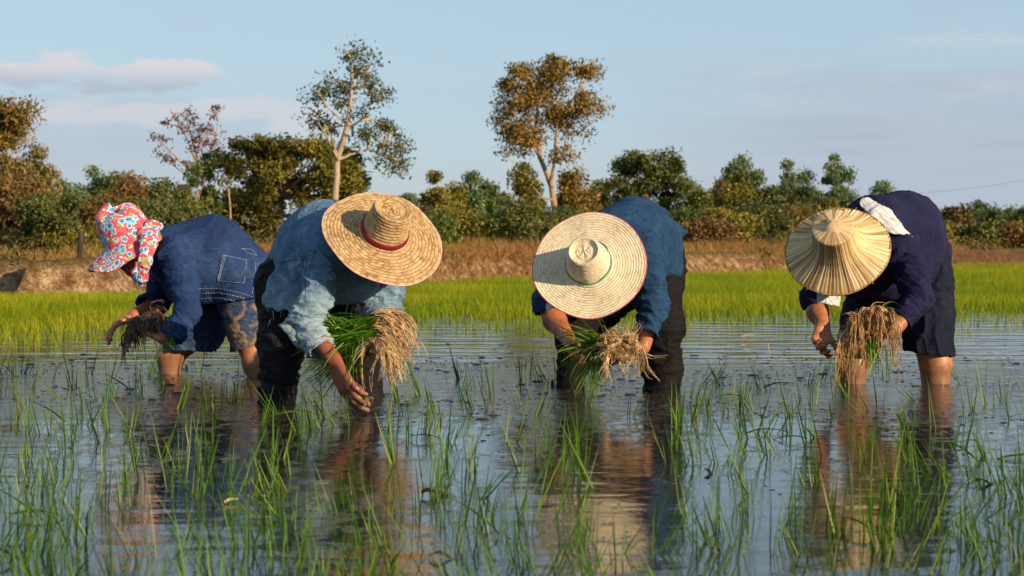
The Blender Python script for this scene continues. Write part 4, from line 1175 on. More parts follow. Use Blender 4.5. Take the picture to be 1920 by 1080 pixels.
def make_blue():
    """planter in the red-banded straw hat"""
    P = PX; root = empty('person', tuple(PX(600, 750, 6.1) * (1, 1, 0)))
    tag(root, 'person reaching into the water in torn light blue shirt and red-banded straw hat', 'person')
    pel, mid, chest, neck = P(572, 505, 6.2), P(604, 455, 6.06), P(662, 470, 5.9), P(696, 462, 5.84)
    shR, shL = P(610, 478, 5.80), P(712, 486, 5.98)
    elR, wrR = P(572, 597, 5.70), P(626, 676, 5.62)
    elL, wrL = P(716, 585, 5.96), P(712, 640, 5.80)
    U = unit((.31, -.66, .68)); Fw = orth(np.array([.25, -.25, -1]), U)
    hatc = P(720, 438, 5.72); hc = hatc - U * .058
    hipR, hipL = P(538, 535, 6.13), P(606, 533, 6.27)
    kR, aR = P(527, 645, 6.04), P(516, 785, 6.0)
    kL, aL = P(668, 640, 6.2), P(696, 785, 6.2)
    B = Field(*box([hc, wrR, wrL, elR, elL, pel, P(690, 760, 5.6)], .22), .0038)
    head(B, hc, U, Fw); B.chain([hc - U * .03 - Fw * .02, neck, chest], [.055, .058, .09], .03); B.chain([chest, mid, pel], [.11, .10, .11], .05)
    B.chain([shR, elR, P(604, 645, 5.65), wrR], [.045, .029, .030, .029], .012); B.chain([shL, elL, wrL], [.05, .042, .029], .02)
    hand(B, wrR, P(648, 722, 5.590) - wrR, np.array([.75, .62, .10]), -1, (.30, .30, .32, .34), thumb=(.15, .75), spread=-.02, s=1.2)
    hand(B, wrL, P(700, 655, 5.72) - wrL, np.array([-.8, -.2, .6]), 1, (.35, .4, .45, .45), thumb=(.5, .3), s=1.05)
    child('body', B.mesh('body', 2), SKIN_DARK, root)
    T = Field(*box([hipR, hipL, aR, aL, pel], .2), .0065)
    T.chain([pel, hipR, kR, aR], [.125, .118, .083, .060], .04); T.chain([pel, hipL, kL, aL], [.12, .112, .078, .062], .04)
    T.cone(pel, mid, .12, .10, .04)
    tm = cloth('black_wet_trousers', (.004, .004, .006), (.008, .008, .011), (.018, .018, .024), rough=.75, fade=.5, stain=(.018, .015, .013))
    child('trousers', T.mesh('trousers', 2, folder([(hipR, kR, 17, 8, .010), (kR, aR, 24, 7, .010), (hipL, kL, 16, 8, .010), (kL, aL, 24, 7, .010)], 4)), tm.m, root)
    J = Field(*box([pel, mid, shR, shL, wrR, elR, elL, P(560, 670, 6.0)], .22), .0050)
    J.chain([pel, mid, chest, neck], [.150, .145, .150, .075], .06)
    J.chain([P(590, 500, 6.05), P(655, 510, 5.92)], [.135, .118], .06)
    J.cone(shR, shL, .080, .075, .05)
    J.chain([shR, P(602, 530, 5.74), P(585, 578, 5.70), elR], [.074, .060, .054, .050], .030); J.chain([elR, P(588, 634, 5.67), P(604, 664, 5.635)], [.050, .048, .047], .02)
    J.chain([shL, P(716, 540, 5.98), elL, P(712, 612, 5.87)], [.080, .072, .068, .060], .035)
    # torn tails of the shirt hanging over the hips
    J.chain([P(520, 535, 5.99), P(511, 562, 5.94), P(540, 600, 5.93), P(562, 645, 5.92)], [.036, .034, .036, .018], .02, flat=(.3, -1, 0), ff=.35)
    J.chain([P(535, 530, 5.99), P(552, 572, 5.94), P(566, 622, 5.92)], [.055, .05, .026], .03, flat=(.3, -1, 0), ff=.35)
    J.chain([P(605, 560, 5.9), P(604, 600, 5.93)], [.05, .020], .03, flat=(.3, -1, 0), ff=.4)
    hollow_hem(J, [(P(601, 660, 5.645), P(606, 666, 5.63) - P(586, 626, 5.67), .085, .03), (P(712, 617, 5.86), np.array([0, -.4, -1]), .085, .05)], .008)
    # torn holes
    for (px, py, y, rad) in ((506, 588, 5.94, .020), (522, 596, 5.94, .024), (534, 588, 5.93, .016)):
        c = P(px, py, y); sl_, g = J.win(c - .1, c + .1)
        dist = np.sqrt(((g[0] - c[0]) * .8) ** 2 + ((g[1] - c[1]) * .35) ** 2 + (g[2] - c[2]) ** 2) - rad
        J.d[sl_] = np.maximum(J.d[sl_], -dist.astype(np.float32))
    sh = cloth('faded_blue_shirt', (.035, .090, .180), (.10, .190, .300), (.32, .42, .50), fade=.7, bump=.0016)
    x, y, z = sh.xyz(sh.geo()); old = sh.b.inputs['Base Color'].links[0].from_socket
    sunlit_arm = (1.0 - z.step(.32, .50)) * (1.0 - x.step(-.62, -.35))         # sunlight painted in: sleeve and tails paler than the yoke
    sh.color(sh.mix(sunlit_arm * .42, sh.mix(z.step(.48, .62) * .45, old, (.045, .13, .24)), (.42, .52, .54)))  # the bluer yoke is shade put into the shirt colour
    me = J.mesh('shirt', 2, folder([(pel, mid, 9, 3.5, .010), (mid, chest, 10, 4, .011), (shR, elR, 22, 6, .015), (elR, P(606, 660, 5.64), 30, 7, .013), (shL, elL, 20, 6, .013)], 2, .0014))
    js = child('shirt', me, sh.m, root); hit = caster(me)
    th = Mat('dark_blue_seam', (.07, .13, .20), .9).m
    stitches(root, hit, [[(515, 495), (545, 488), (572, 486)], [(600, 455), (588, 480), (577, 520)], [(577, 486), (572, 520), (574, 560)], [(596, 655), (612, 647), (620, 642)], [(600, 465), (618, 452), (640, 450)]], 'seam', th, js, gap=4, dash=1.0, r=.0014, off=.0012)
    r = np.random.RandomState(8); paths = []
    for (px, py) in [(500, 566), (506, 575), (512, 583), (508, 598), (516, 612), (522, 622), (534, 634), (545, 642), (738, 585), (741, 596), (736, 604), (548, 600), (540, 590), (527, 580)]:
        for q in range(2):
            a = P(px + r.uniform(-2, 2), py + r.uniform(-2, 2), 5.98 if px < 700 else 5.93)
            b = a + np.array([r.uniform(-.012, .014), r.uniform(-.01, .01), -r.uniform(.012, .04)])
            paths.append(np.stack([a, (a + b) / 2 + r.normal(size=3) * .004, b]))
    V, Fq, _ = tubes(paths, [np.full(3, .0011)] * len(paths), 3); child('frayed_threads', mesh_np('frayed_threads', V, Fq), Mat('pale_thread', (.5, .58, .6), .9).m, root)
    straw = straw_mat('coarse_straw', (.20, .10, .035), (.50, .33, .15), (.76, .58, .33), .0130, .35).m
    trim = Mat('pink_binding', (.62, .36, .34), .8).m
    band = Mat('red_ribbon', (.21, .005, .016), .6).m
    straw_hat(root, hatc, U, (1, 0, 0), .222, .083, .066, .134, -.020, straw, trim, band, .020, 4, dent=.018, w=.0130)
    Cn = [P(705, 500, 5.80), P(716, 512, 5.74), P(717, 528, 5.73), P(714, 538, 5.735)]
    V, Fq, _ = tubes([np.array(Cn)], [np.array([.004, .005, .0065, .003])], 6); child('chin_cord', mesh_np('chin_cord', V, Fq), band, root)
    Hh = Field(*box([hc], .16), .005); Hh.ell(hc + U * .018 - Fw * .022, (.082, .086, .092), (np.cross(Fw, U), Fw, U), 0); child('hair', Hh.mesh('hair', 1), HAIR, root)
    return root

def make_woven():
    """planter with the wide woven hat and green cord"""
    P = PX; root = empty('person', tuple(PX(1150, 730, 6.5) * (1, 1, 0)))
    tag(root, 'person in deep blue shirt and black trousers behind wide woven hat with green cord', 'person')
    pel, mid, chest, neck = P(1222, 474, 6.65), P(1190, 442, 6.5), P(1150, 468, 6.3), P(1120, 480, 6.15)
    shR, shL = P(1086, 490, 6.40), P(1200, 474, 6.20)
    elR, wrR = P(1030, 572, 6.36), P(1064, 634, 6.22)
    elL, wrL = P(1226, 570, 6.14), P(1206, 650, 6.12)
    U = unit((-.20, -.87, .42)); Fw = orth(np.array([-.2, .1, -1]), U)
    hatc = P(1104, 495, 6.0); hc = hatc - U * .058
    hipR, hipL = P(1170, 525, 6.70), P(1230, 490, 6.6)
    kR, aR = P(1078, 622, 6.62), P(1068, 765, 6.59)
    kL, aL = P(1242, 610, 6.46), P(1238, 765, 6.43)
    B = Field(*box([hc, wrR, wrL, elR, elL, pel, P(1090, 690, 6.1)], .22), .0040)
    head(B, hc, U, Fw); B.chain([hc - U * .03 - Fw * .02, neck, chest], [.055, .058, .09], .03); B.chain([chest, mid, pel], [.11, .10, .11], .05)
    B.chain([shR, elR, P(1040, 600, 6.33), wrR], [.05, .045, .045, .030], .02); B.chain([shL, elL, wrL], [.05, .042, .028], .02)
    hand(B, wrR, P(1076, 662, 6.17) - wrR, np.array([.85, -.45, .1]), 1, (.50, .45, .48, .5), thumb=(.55, .35), spread=.06, s=1.05)
    hand(B, wrL, P(1180, 668, 6.12) - wrL, np.array([-.2, .1, 1]), 1, (.45, .5, .5, .5), thumb=(.5, .3))
    child('body', B.mesh('body', 2), SKIN, root)
    T = Field(*box([hipR, hipL, aR, aL, pel], .2), .0065)
    T.chain([pel, hipR, kR, aR], [.12, .115, .078, .052], .04); T.chain([pel, hipL, kL, P(1243, 690, 6.44), aL], [.122, .118, .080, .074, .074], .04)
    tm = cloth('black_trousers', (.003, .003, .0035), (.006, .0055, .006), (.015, .014, .014), rough=.75, fade=.5, stain=(.011, .0095, .0085))
    child('trousers', T.mesh('trousers', 2, folder([(hipR, kR, 16, 8, .009), (kR, aR, 24, 7, .009), (hipL, kL, 14, 8, .010), (kL, aL, 26, 7, .011)], 14)), tm.m, root)
    J = Field(*box([pel, mid, shR, shL, elL, elR, wrL, P(1290, 435, 6.6)], .2), .0055)
    J.chain([P(1214, 462, 6.62), mid, chest, neck], [.148, .145, .148, .08], .06)
    J.cone(shR, shL, .078, .080, .05)
    J.cone(P(1180, 500, 6.45), P(1150, 530, 6.33), .12, .10, .06)
    J.chain([shL, P(1216, 530, 6.15), elL, P(1213, 628, 6.10)], [.078, .062, .055, .048], .035)
    J.chain([shR, P(1046, 545, 6.39), elR, P(1034, 592, 6.35)], [.080, .070, .062, .055], .035)
    J.chain([P(1240, 430, 6.6), P(1262, 428, 6.58), P(1289, 437, 6.56)], [.06, .035, .006], .03, flat=(.3, -.2, 1), ff=.5)
    J.chain([P(1190, 560, 6.28), P(1188, 574, 6.27)], [.03, .008], .015); J.chain([P(1155, 575, 6.25), P(1150, 594, 6.24)], [.03, .008], .015)
    J.chain([P(1236, 470, 6.56), P(1246, 498, 6.52)], [.10, .085], .04, flat=(.3, -1, 0), ff=.8)
    J.plane_cut(P(1272, 470, 6.6), np.array([1, .1, -.05]), P(1275, 510, 6.6), .15)
    J.plane_cut(P(1255, 521, 6.5), np.array([.1, 0, -1]), P(1262, 540, 6.55), .14)
    hollow_hem(J, [(P(1213, 628, 6.10), P(1210, 634, 6.09) - elL, .085, .05), (P(1033, 585, 6.355), np.array([.25, -.2, -1]), .09, .05)], .008)
    sh = cloth('deep_blue_shirt', (.006, .020, .056), (.012, .044, .108), (.034, .088, .165), fade=.55)
    child('shirt', J.mesh('shirt', 2, folder([(pel, mid, 10, 4, .011), (mid, chest, 10, 4, .010), (shL, elL, 22, 6, .013), (elL, P(1214, 628, 6.10), 32, 8, .013), (shR, elR, 22, 6, .009)], 12)), sh.m, root)
    straw = straw_mat('pale_straw', (.58, .41, .22), (.88, .74, .50), (.95, .88, .70), .0100, .08).m
    trim = Mat('rose_binding', (.50, .12, .13), .75).m
    band = Mat('green_cord', (.005, .26, .16), .55).m
    straw_hat(root, hatc, U, (1, 0, 0), .216, .082, .058, .122, -.004, straw, trim, band, .006, 9, dent=.014, w=.0100)
    Hh = Field(*box([hc], .16), .005); Hh.ell(hc + U * .018 - Fw * .022, (.082, .086, .092), (np.cross(Fw, U), Fw, U), 0); child('hair', Hh.mesh('hair', 1), HAIR, root)
    return root

def make_navy():
    """planter with the palm-leaf hat, white cloth on the back"""
    P = PX; root = empty('person', tuple(PX(1680, 718, 6.84) * (1, 1, 0)))
    tag(root, 'person in navy shirt and shorts under palm-leaf hat, white cloth over the shoulder', 'person')
    pel, mid, chest, neck = P(1717, 482, 6.98), P(1694, 432, 6.85), P(1645, 440, 6.65), P(1602, 468, 6.5)
    shR, shL = P(1585, 490, 6.74), P(1686, 474, 6.52)
    elR, wrR = P(1530, 558, 6.70), P(1543, 610, 6.60)
    elL, wrL = P(1722, 560, 6.42), P(1672, 624, 6.30)
    U = unit((-.26, -.80, .54)); Fw = orth(np.array([-.2, 0, -1]), U)
    hatc = P(1570, 467, 6.36); hc = hatc + U * .010
    hipR, hipL = P(1655, 530, 7.02), P(1728, 520, 6.9)
    kR, aR = P(1607, 640, 6.86), P(1600, 755, 6.84)
    kL, aL = P(1740, 635, 6.85), P(1755, 755, 6.84)
    B = Field(*box([hc, wrR, wrL, elR, elL, pel, aR, aL], .2), .0044)
    head(B, hc, U, Fw); B.chain([hc - U * .03 - Fw * .02, neck, chest], [.055, .06, .09], .03); B.chain([chest, mid, pel], [.11, .11, .12], .05)
    B.chain([shR, elR, P(1533, 585, 6.66), wrR], [.05, .045, .044, .030], .02); B.chain([shL, elL, wrL], [.05, .042, .028], .02)
    B.chain([hipR, kR, P(1598, 690, 6.85), aR], [.09, .066, .058, .048], .03); B.chain([hipL, kL, P(1754, 680, 6.845), aL], [.09, .068, .064, .060], .03)
    hand(B, wrR, P(1537, 636, 6.56) - wrR, np.array([.45, -.85, .2]), -1, (.50, .62, .66, .7), thumb=(.5, .35), spread=.05, s=1.05)
    hand(B, wrL, P(1650, 632, 6.27) - wrL, np.array([-.3, .3, 1]), 1, (.45, .5, .5, .5), thumb=(.5, .3))
    child('body', B.mesh('body', 2), SKIN, root)
    T = Field(*box([hipR, hipL, kR, kL, pel], .22), .0065)
    T.chain([pel, hipR, P(1625, 590, 6.94), P(1604, 672, 6.86)], [.13, .12, .100, .086], .04); T.chain([pel, hipL, P(1738, 590, 6.87), P(1740, 672, 6.85)], [.13, .125, .108, .104], .04)
    hollow_hem(T, [(P(1604, 668, 6.86), np.array([-.05, 0, -1]), .2, .05), (P(1740, 664, 6.85), np.array([-.12, 0, -1]), .2, .05)])
    tm = cloth('navy_shorts_cloth', (.004, .006, .016), (.008, .011, .026), (.018, .022, .045), fade=.5)
    child('shorts', T.mesh('shorts', 2, folder([(hipR, kR, 8, 12, .009), (hipL, kL, 8, 12, .010)], 24)), tm.m, root)
    J = Field(*box([pel, mid, shR, shL, elL, elR, wrL], .22), .0055)
    J.chain([pel, mid, chest, neck], [.150, .155, .150, .085], .06)
    J.cone(P(1700, 500, 6.86), P(1665, 510, 6.74), .14, .12, .06)
    J.cone(shR, shL, .08, .08, .05)
    J.cone(P(1640, 505, 6.68), P(1600, 520, 6.6), .11, .085, .06)
    J.chain([shL, P(1710, 520, 6.46), elL, P(1686, 608, 6.34)], [.080, .064, .055, .046], .035)
    J.chain([shR, P(1545, 530, 6.74), elR, P(1531, 575, 6.69)], [.075, .066, .062, .056], .035)
    hollow_hem(J, [(P(1690, 607, 6.34), P(1680, 616, 6.32) - elL, .085, .05), (P(1532, 578, 6.69), np.array([.15, -.2, -1]), .085, .05), (P(1725, 555, 6.9), np.array([.25, 0, -1]), .19, .05)], .008)
    sh = cloth('navy_shirt_cloth', (.005, .006, .025), (.010, .011, .046), (.028, .028, .078), fade=.5)
    child('shirt', J.mesh('shirt', 2, folder([(pel, mid, 10, 4, .010), (mid, chest, 9, 4, .009), (shL, elL, 20, 6, .012), (elL, P(1686, 608, 6.34), 26, 7, .010), (shR, elR, 20, 6, .009)], 22)), sh.m, root)
    # white checked cloth: over the back, and its end below the brim
    cm = Mat('white_checked_cotton', rough=.9, spec=.1); x, y, z = cm.xyz(cm.tc('Object'))
    uu = (x * .8 + z * .6) ; ln = ((uu * 34.0).frac() - .5).abs().gt(.455); ln2 = (((x * .5 - z * .85) * 34.0).frac() - .5).abs().gt(.46)
    nz = cm.noise(cm.tc('Object'), 20, 4)
    cc = cm.mix((ln + ln2).sat() * .6, cm.ramp(nz, [(.3, (.52, .50, .50)), (.7, (.78, .76, .74))]), (.16, .19, .30)); cm.color(cc); cm.bump(nz, .004)
    S = Field(*box([P(1610, 372, 6.4), P(1715, 450, 6.7)], .12), .0045)
    S.chain([P(1626, 382, 6.55), P(1652, 402, 6.485), P(1676, 424, 6.455), P(1712, 444, 6.47)], [.034, .044, .036, .004], .015, flat=(.05, -.80, .55), ff=.22)
    child('shoulder_cloth', S.mesh('shoulder_cloth', 1, folder([(P(1622, 385, 6.5), P(1706, 442, 6.5), 3, 34, .004)], 31, .0004)), cm.m, root)
    S = Field(*box([P(1552, 545, 6.4)], .16), .0045)
    S.chain([P(1562, 510, 6.44), P(1556, 535, 6.38), P(1551, 572, 6.37)], [.045, .050, .048], .01, flat=(.1, -1, .1), ff=.22)
    S.plane_cut(P(1551, 571, 6.4), (-.2, 0, -1)); S.plane_cut(P(1529, 550, 6.4), (-1, 0, 0)); S.plane_cut(P(1576, 550, 6.4), (1, 0, 0))
    child('shoulder_cloth', S.mesh('shoulder_cloth', 1, folder([(P(1560, 510, 6.4), P(1552, 566, 6.4), 3, 40, .007)], 33, .0006)), cm.m, root)
    # hat of folded palm leaf strips
    K = np.array([(.0005, .150), (.012, .149), (.018, .148), (.022, .1475), (.050, .141), (.074, .136), (.0820, .133), (.0845, .128), (.0855, .118), (.088, .080), (.094, .048), (.112, .020), (.142, .000), (.172, -.016), (.205, -.034)])
    K[:, 1] -= .010
    ss = np.linspace(0, len(K) - 1, 60); prof = [(np.interp(q, np.arange(len(K)), K[:, 0]), np.interp(q, np.arange(len(K)), K[:, 1])) for q in ss]
    NS, sub = 76, 6; seg = NS * sub; rs = np.random.RandomState(4); so_ = rs.uniform(-1, 1, NS); st = rs.uniform(-1, 1, NS)
    def wob(Rr, Z, th):
        si = np.arange(seg) // sub; f = (np.arange(seg) % sub) / sub
        lift = (.0011 * so_[si] + .0024 * (f - .4) + .0012 * st[si] * f)[None]
        g = np.clip(Rr / .05, 0, 1) * np.clip(.5 + Rr / .12, 0, 1.5)
        Z = Z + lift * g * np.where(Rr > .095, 1.2, .5); Rr = Rr * (1 + lift * 6 * (Rr > .08) * (Rr < .15))
        t = np.clip((Rr - .1) / .1, 0, 1)
        return Rr * (1 + .01 * np.sin(2 * th + 1) * t), Z + t * (.006 * np.sin(2 * th + 2) + .003 * np.sin(5 * th))
    V, Fq = lathe('hat', prof, seg, wob)
    strip = np.tile(np.repeat(rs.uniform(0, 1, NS), sub), len(prof) - 1)
    edge = np.tile(np.tile((np.arange(sub) == 0).astype(float), NS), len(prof) - 1)
    pm = Mat('palm_leaf_strips', rough=.5, spec=.35); x, y, z = pm.xyz(pm.tc('Object')); rad = (x * x + y * y).sqrt(); th = y.atan2(x)
    fib = pm.noise(pm.comb(th * 60.0, rad * 14.0, 0.0), 1.0, 4, .6); blot = pm.noise(pm.tc('Object'), 26, 3)
    t = pm.attr('strip') * .55 + fib * .45 + blot * .25 - .10
    c = pm.ramp(t, [(.12, (.17, .08, .026)), (.35, (.40, .25, .10)), (.58, (.60, .43, .21)), (.85, (.78, .61, .36))])
    slit = pm.attr('edge') * (pm.noise(pm.comb(th * 12.0, rad * 9.0, 3.0), 1.0, 2).step(.42, .58)) * rad.step(.085, .10)
    pm.color(pm.mix(slit * .9, c, (.045, .020, .008))); pm.bump(fib, .0012); pm.bump(pm.attr('strip'), .001)
    M = frame(None, hatc + U * .035, U, (1, 0, 0))
    hat = link('hat', mesh_np('hat', V, Fq, True, {'strip': ('FACE', strip), 'edge': ('FACE', edge)}), pm.m); attach(hat, root, M)
    md = hat.modifiers.new('thickness', 'SOLIDIFY'); md.thickness = .0025; md.offset = -1
    cane = Mat('cane_rim', (.34, .20, .08), .6); cane.color(cane.ramp(cane.noise(cane.tc('Object'), 60, 3), [(.3, (.16, .08, .03)), (.7, (.48, .32, .14))]))
    n = 200; tt = np.linspace(0, 2 * math.pi, n)
    def ring(Rr, z, w): return np.stack([Rr * (1 + .01 * np.sin(2 * tt + 1) * w) * np.cos(tt), Rr * (1 + .01 * np.sin(2 * tt + 1) * w) * np.sin(tt), z + w * (.006 * np.sin(2 * tt + 2) + .003 * np.sin(5 * tt))], 1)
    V, Fq, _ = tubes([ring(.204, -.045, 1), ring(.0835, .1195, 0)], [np.full(n, .0040), np.full(n, .0016)], 6)
    o = link('rim', mesh_np('rim', V, Fq), cane.m); o.parent = hat
    # pinched leaf knot on the apex
    V = [(.004, .002, .172)]; 
    for q in range(4):
        a = q * math.pi / 2 + .5; V.append((.043 * math.cos(a), .043 * math.sin(a), .133))
    Fk = [[0, 1 + q, 1 + (q + 1) % 4] for q in range(4)]
    o = link('apex_knot', mesh_np('apex_knot', V, np.array(Fk), False, {'strip': ('FACE', [.9, .6, .75, .5])}), pm.m); o.parent = hat
    # bamboo pins sewn through the rim
    paths = []
    paths = []
    for a in (2.6, 3.5, 4.0, 4.6, 5.3, 1.1): paths.append(np.array([[.202 * math.cos(a), .202 * math.sin(a), -.037], [.214 * math.cos(a), .214 * math.sin(a), -.046]]))
    for q in paths: V, Fq, _ = tubes([q], [np.array([.0016, .0012])], 5); o = link('pin', mesh_np('pin', V, Fq), cane.m); o.parent = hat
    Hh = Field(*box([hc], .16), .005); Hh.ell(hc + U * .010 - Fw * .022, (.080, .084, .090), (np.cross(Fw, U), Fw, U), 0); child('hair', Hh.mesh('hair', 1), HAIR, root)
    return root
make_pink(); make_blue(); make_woven(); make_navy()
# ------------------------------------------------------------------ seedling bundles in the hands
ROOTM = {}
def root_mat(name, a, b, c):
    m = Mat(name, rough=.45, spec=.4); n = m.noise(m.geo(), 60, 4, .6) * .6 + m.noise(m.geo(), 17, 3, .6) * .4; m.color(m.ramp(n, [(.36, a), (.5, b), (.64, c)])); m.translucent((.35, .2, .08), .10); return m.m
R_GOLD = root_mat('washed_roots', (.17, .085, .035), (.58, .37, .17), (.85, .66, .40))
R_MUD = root_mat('muddy_roots', (.05, .028, .016), (.15, .09, .055), (.34, .22, .13))
R_BRN = root_mat('brown_roots', (.11, .045, .015), (.44, .24, .085), (.74, .50, .24))
RICE = leaf_mat('rice_leaf', [(0, (.022, .075, .004)), (.45, (.055, .15, .006)), (.85, (.12, .23, .008)), (1, (.30, .29, .03))], (1.2, 1.1, .5), .36, .42)

FRESH = leaf_mat('fresh_seedling_leaf', [(0, (.035, .12, .006)), (.4, (.08, .22, .008)), (.8, (.20, .36, .012)), (1, (.42, .42, .05))], (1.2, 1.1, .4), .40, .45)

def ribbons(cores, dirs, n, L, grav, wig, w, r, seg=8, core_r=(.02,) * 3, spread=.2):
    """flat tapering leaves with a slight twist"""
    Vs, Fs, tn, off = [], [], [], 0
    for _ in range(n):
        i = r.randint(len(cores)); p = np.array(cores[i], float) + r.normal(size=3) * core_r * .6; d = unit(np.array(dirs[i], float) + r.normal(size=3) * spread)
        l = r.uniform(*L); st = l / seg; sd = unit(np.cross(d, r.normal(size=3))); g = grav * r.uniform(.4, 1.6); ww = w * r.uniform(.6, 1.25)
        rows = []
        for k in range(seg + 1):
            t = k / seg; q = ww * .5 * min(1, .55 + t * 2.2) * (1 - t ** 2.4) + .0002
            s_ = unit(sd - d * (sd @ d)); fold_ = unit(np.cross(d, s_)) * q * .35
            rows += [p - s_ * q + fold_, p, p + s_ * q + fold_]
            d = unit(d + np.array([0, 0, -g]) + r.normal(size=3) * wig); p = p + d * st
        Vs.append(rows)
        base = off + np.arange(seg) * 3
        Fs.append(np.concatenate([np.stack([base, base + 1, base + 4, base + 3], 1), np.stack([base + 1, base + 2, base + 5, base + 4], 1)]))
        tn.append(np.full(3 * (seg + 1), r.uniform(0, 1))); off += 3 * (seg + 1)
    return np.array(Vs).reshape(-1, 3), np.concatenate(Fs), {'tint': ('POINT', np.concatenate(tn))}

def bundle(label, at, roots, leaves, rmat, name='seedling_bundle', clod=None):
    root = empty(name, tuple(at)); tag(root, label, 'seedlings')
    V, Fq, o = [], [], 0
    for q in roots:
        v, f, _ = q; V.append(v); Fq.append(f + o); o += len(v)
    rt = child('roots', mesh_np('roots', np.concatenate(V), np.concatenate(Fq)), rmat, root)
    if clod is not None: child('root_ball', clod, rmat, root)
    Vs, Fs, T, o = [], [], [], 0
    for v, f, a in leaves: Vs.append(v); Fs.append(f + o); T.append(a['tint'][1]); o += len(v)
    child('leaves', mesh_np('leaves', np.concatenate(Vs), np.concatenate(Fs), True, {'tint': ('POINT', np.concatenate(T))}), FRESH, root)
    return root
def clod_mesh(prims, lo, hi, seed):
    F = Field(lo, hi, .005)
    for a, b, ra, rb in prims: F.cone(a, b, ra, rb, .02)
    return F.mesh('root_ball', 1, lambda V, N: V + N * (.010 * fbm(V * 28 + seed, 3))[:, None])

r = np.random.RandomState(44)
# 1: muddy bundle over the far forearm of the planter in the flowered hat
c1 = [PX(272, 600, 7.02), PX(288, 594, 7.0), PX(262, 608, 7.02), PX(300, 602, 6.98), PX(250, 620, 7.02)]
d1 = [(-.5, -.5, .1), (.1, -.6, .2), (-.8, -.4, 0), (.7, -.4, .1), (-.8, -.3, -.2)]
bundle('bundle of muddy brown rooted seedlings held under the pink flowered hat', PX(270, 615, 7.0),
       [strands(c1, d1, 520, (.06, .14), .42, .16, .0026, r, 9, 4, (.03, .02, .02), .45), strands([PX(240, 630, 7.0)], [(-.3, -.2, -.8)], 24, (.08, .17), .15, .12, .0022, r), strands([PX(295, 588, 6.98)], [(.8, -.3, .1)], 26, (.08, .15), .22, .10, .0024, r)],
       [ribbons([PX(300, 615, 7.0)], [(.9, .0, -.35)], 46, (.07, .13), .10, .05, .005, r, core_r=(.03, .02, .025), spread=.3), ribbons([PX(318, 640, 6.88)], [(.3, -.3, -.5)], 26, (.03, .07), .10, .06, .004, r, core_r=(.02, .01, .02), spread=.5)],
       R_MUD, clod=clod_mesh([(PX(252, 620, 7.03), PX(292, 605, 7.03), .026, .034), (PX(262, 606, 7.03), PX(280, 596, 7.03), .03, .03)], *box([PX(240, 622, 7.03), PX(292, 605, 7.03)], .08), 3))
# 2: large green bundle of the planter in the faded shirt, roots to the right
g0 = PX(700, 625, 5.66)
cR = [PX(716, 590, 5.69), PX(722, 598, 5.67), PX(716, 608, 5.65), PX(700, 642, 5.61), PX(708, 650, 5.60)]
dR = [(.9, -.1, .30), (.9, -.15, .15), (.9, -.2, .05), (.85, -.25, .10), (.9, -.3, -.1)]
gl = [PX(708, 598, 5.70), PX(704, 612, 5.67), PX(698, 630, 5.64), PX(694, 642, 5.63)]
gd = [(-.9, .32, -.25), (-1, .38, -.28), (-1, .42, -.28), (-.9, .42, -.40)]
bundle('large bunch of fresh green seedlings with long golden roots under the red-banded hat', g0,
       [strands(cR, dR, 700, (.09, .19), .24, .06, .0019, r, 10, 4, (.016, .02, .016), .13), strands([PX(700, 645, 5.59), PX(715, 648, 5.57)], [(.3, -.4, -.2), (.7, -.2, 0)], 90, (.08, .19), .2, .10, .0019, r)],
       [ribbons(gl, gd, 230, (.17, .34), .055, .03, .0062, r, core_r=(.03, .03, .028), spread=.13), ribbons(gl, [(-.9, .42, -.05)] * 4, 60, (.16, .34), .14, .04, .006, r, core_r=(.03, .03, .02), spread=.22),
        ribbons([PX(672, 640, 5.62)], [(-.2, -.3, -.8)], 30, (.08, .18), .08, .05, .005, r, core_r=(.04, .02, .02), spread=.3), ribbons([PX(650, 610, 5.70)], [(-.5, 0, .5)], 34, (.05, .12), .12, .05, .005, r, core_r=(.05, .02, .02), spread=.4)],
       R_GOLD, clod=clod_mesh([(PX(720, 596, 5.72), PX(738, 608, 5.70), .016, .010), (PX(702, 646, 5.65), PX(718, 652, 5.64), .016, .010)], *box([PX(680, 632, 5.68), PX(740, 590, 5.7)], .08), 5))
# 3: round golden root ball of the planter with the woven hat
c0 = PX(1160, 648, 6.04); cores, dirs = [], []
for q in range(34):
    v = r.normal(size=3); v[1] = -abs(v[1]) * .8; v[2] = v[2] * .8 + .2; v = unit(v); cores.append(c0 + v * (.055, .045, .045)); t = np.cross(v, r.normal(size=3)); dirs.append(v * .12 + t * .9)
bundle('round tangle of pale golden roots with dark green leaves under the green-corded hat', c0,
       [strands(cores, dirs, 780, (.05, .10), .12, .26, .0019, r, 10, 4, (.01, .01, .01), .3),
        strands([PX(1140, 665, 5.99), PX(1165, 672, 5.99), PX(1190, 645, 6.0), PX(1198, 650, 6.0), PX(1130, 670, 6.0)], [(-.1, -.2, -.9), (.1, -.2, -.9), (.1, -.1, -.9), (.1, 0, -.9), (-.3, -.1, -.8)], 100, (.07, .15), .16, .14, .0021, r, 10, 4, (.012, .01, .01), .25)],
       [ribbons([PX(1130, 650, 6.10), PX(1140, 660, 6.12), PX(1138, 640, 6.12)], [(-.9, .1, .15), (-.8, .1, -.3), (-.7, .1, .4)], 110, (.10, .22), .10, .05, .0058, r, core_r=(.02, .03, .02), spread=.28),
        ribbons([PX(1120, 670, 6.08)], [(-.3, -.1, -.9)], 34, (.10, .18), .05, .05, .0055, r, core_r=(.04, .02, .01), spread=.25)],
       R_GOLD, clod=clod_mesh([(c0 + (-.016, .005, 0), c0 + (.026, .005, -.005), .052, .050)], c0 - .12, c0 + .12, 9))
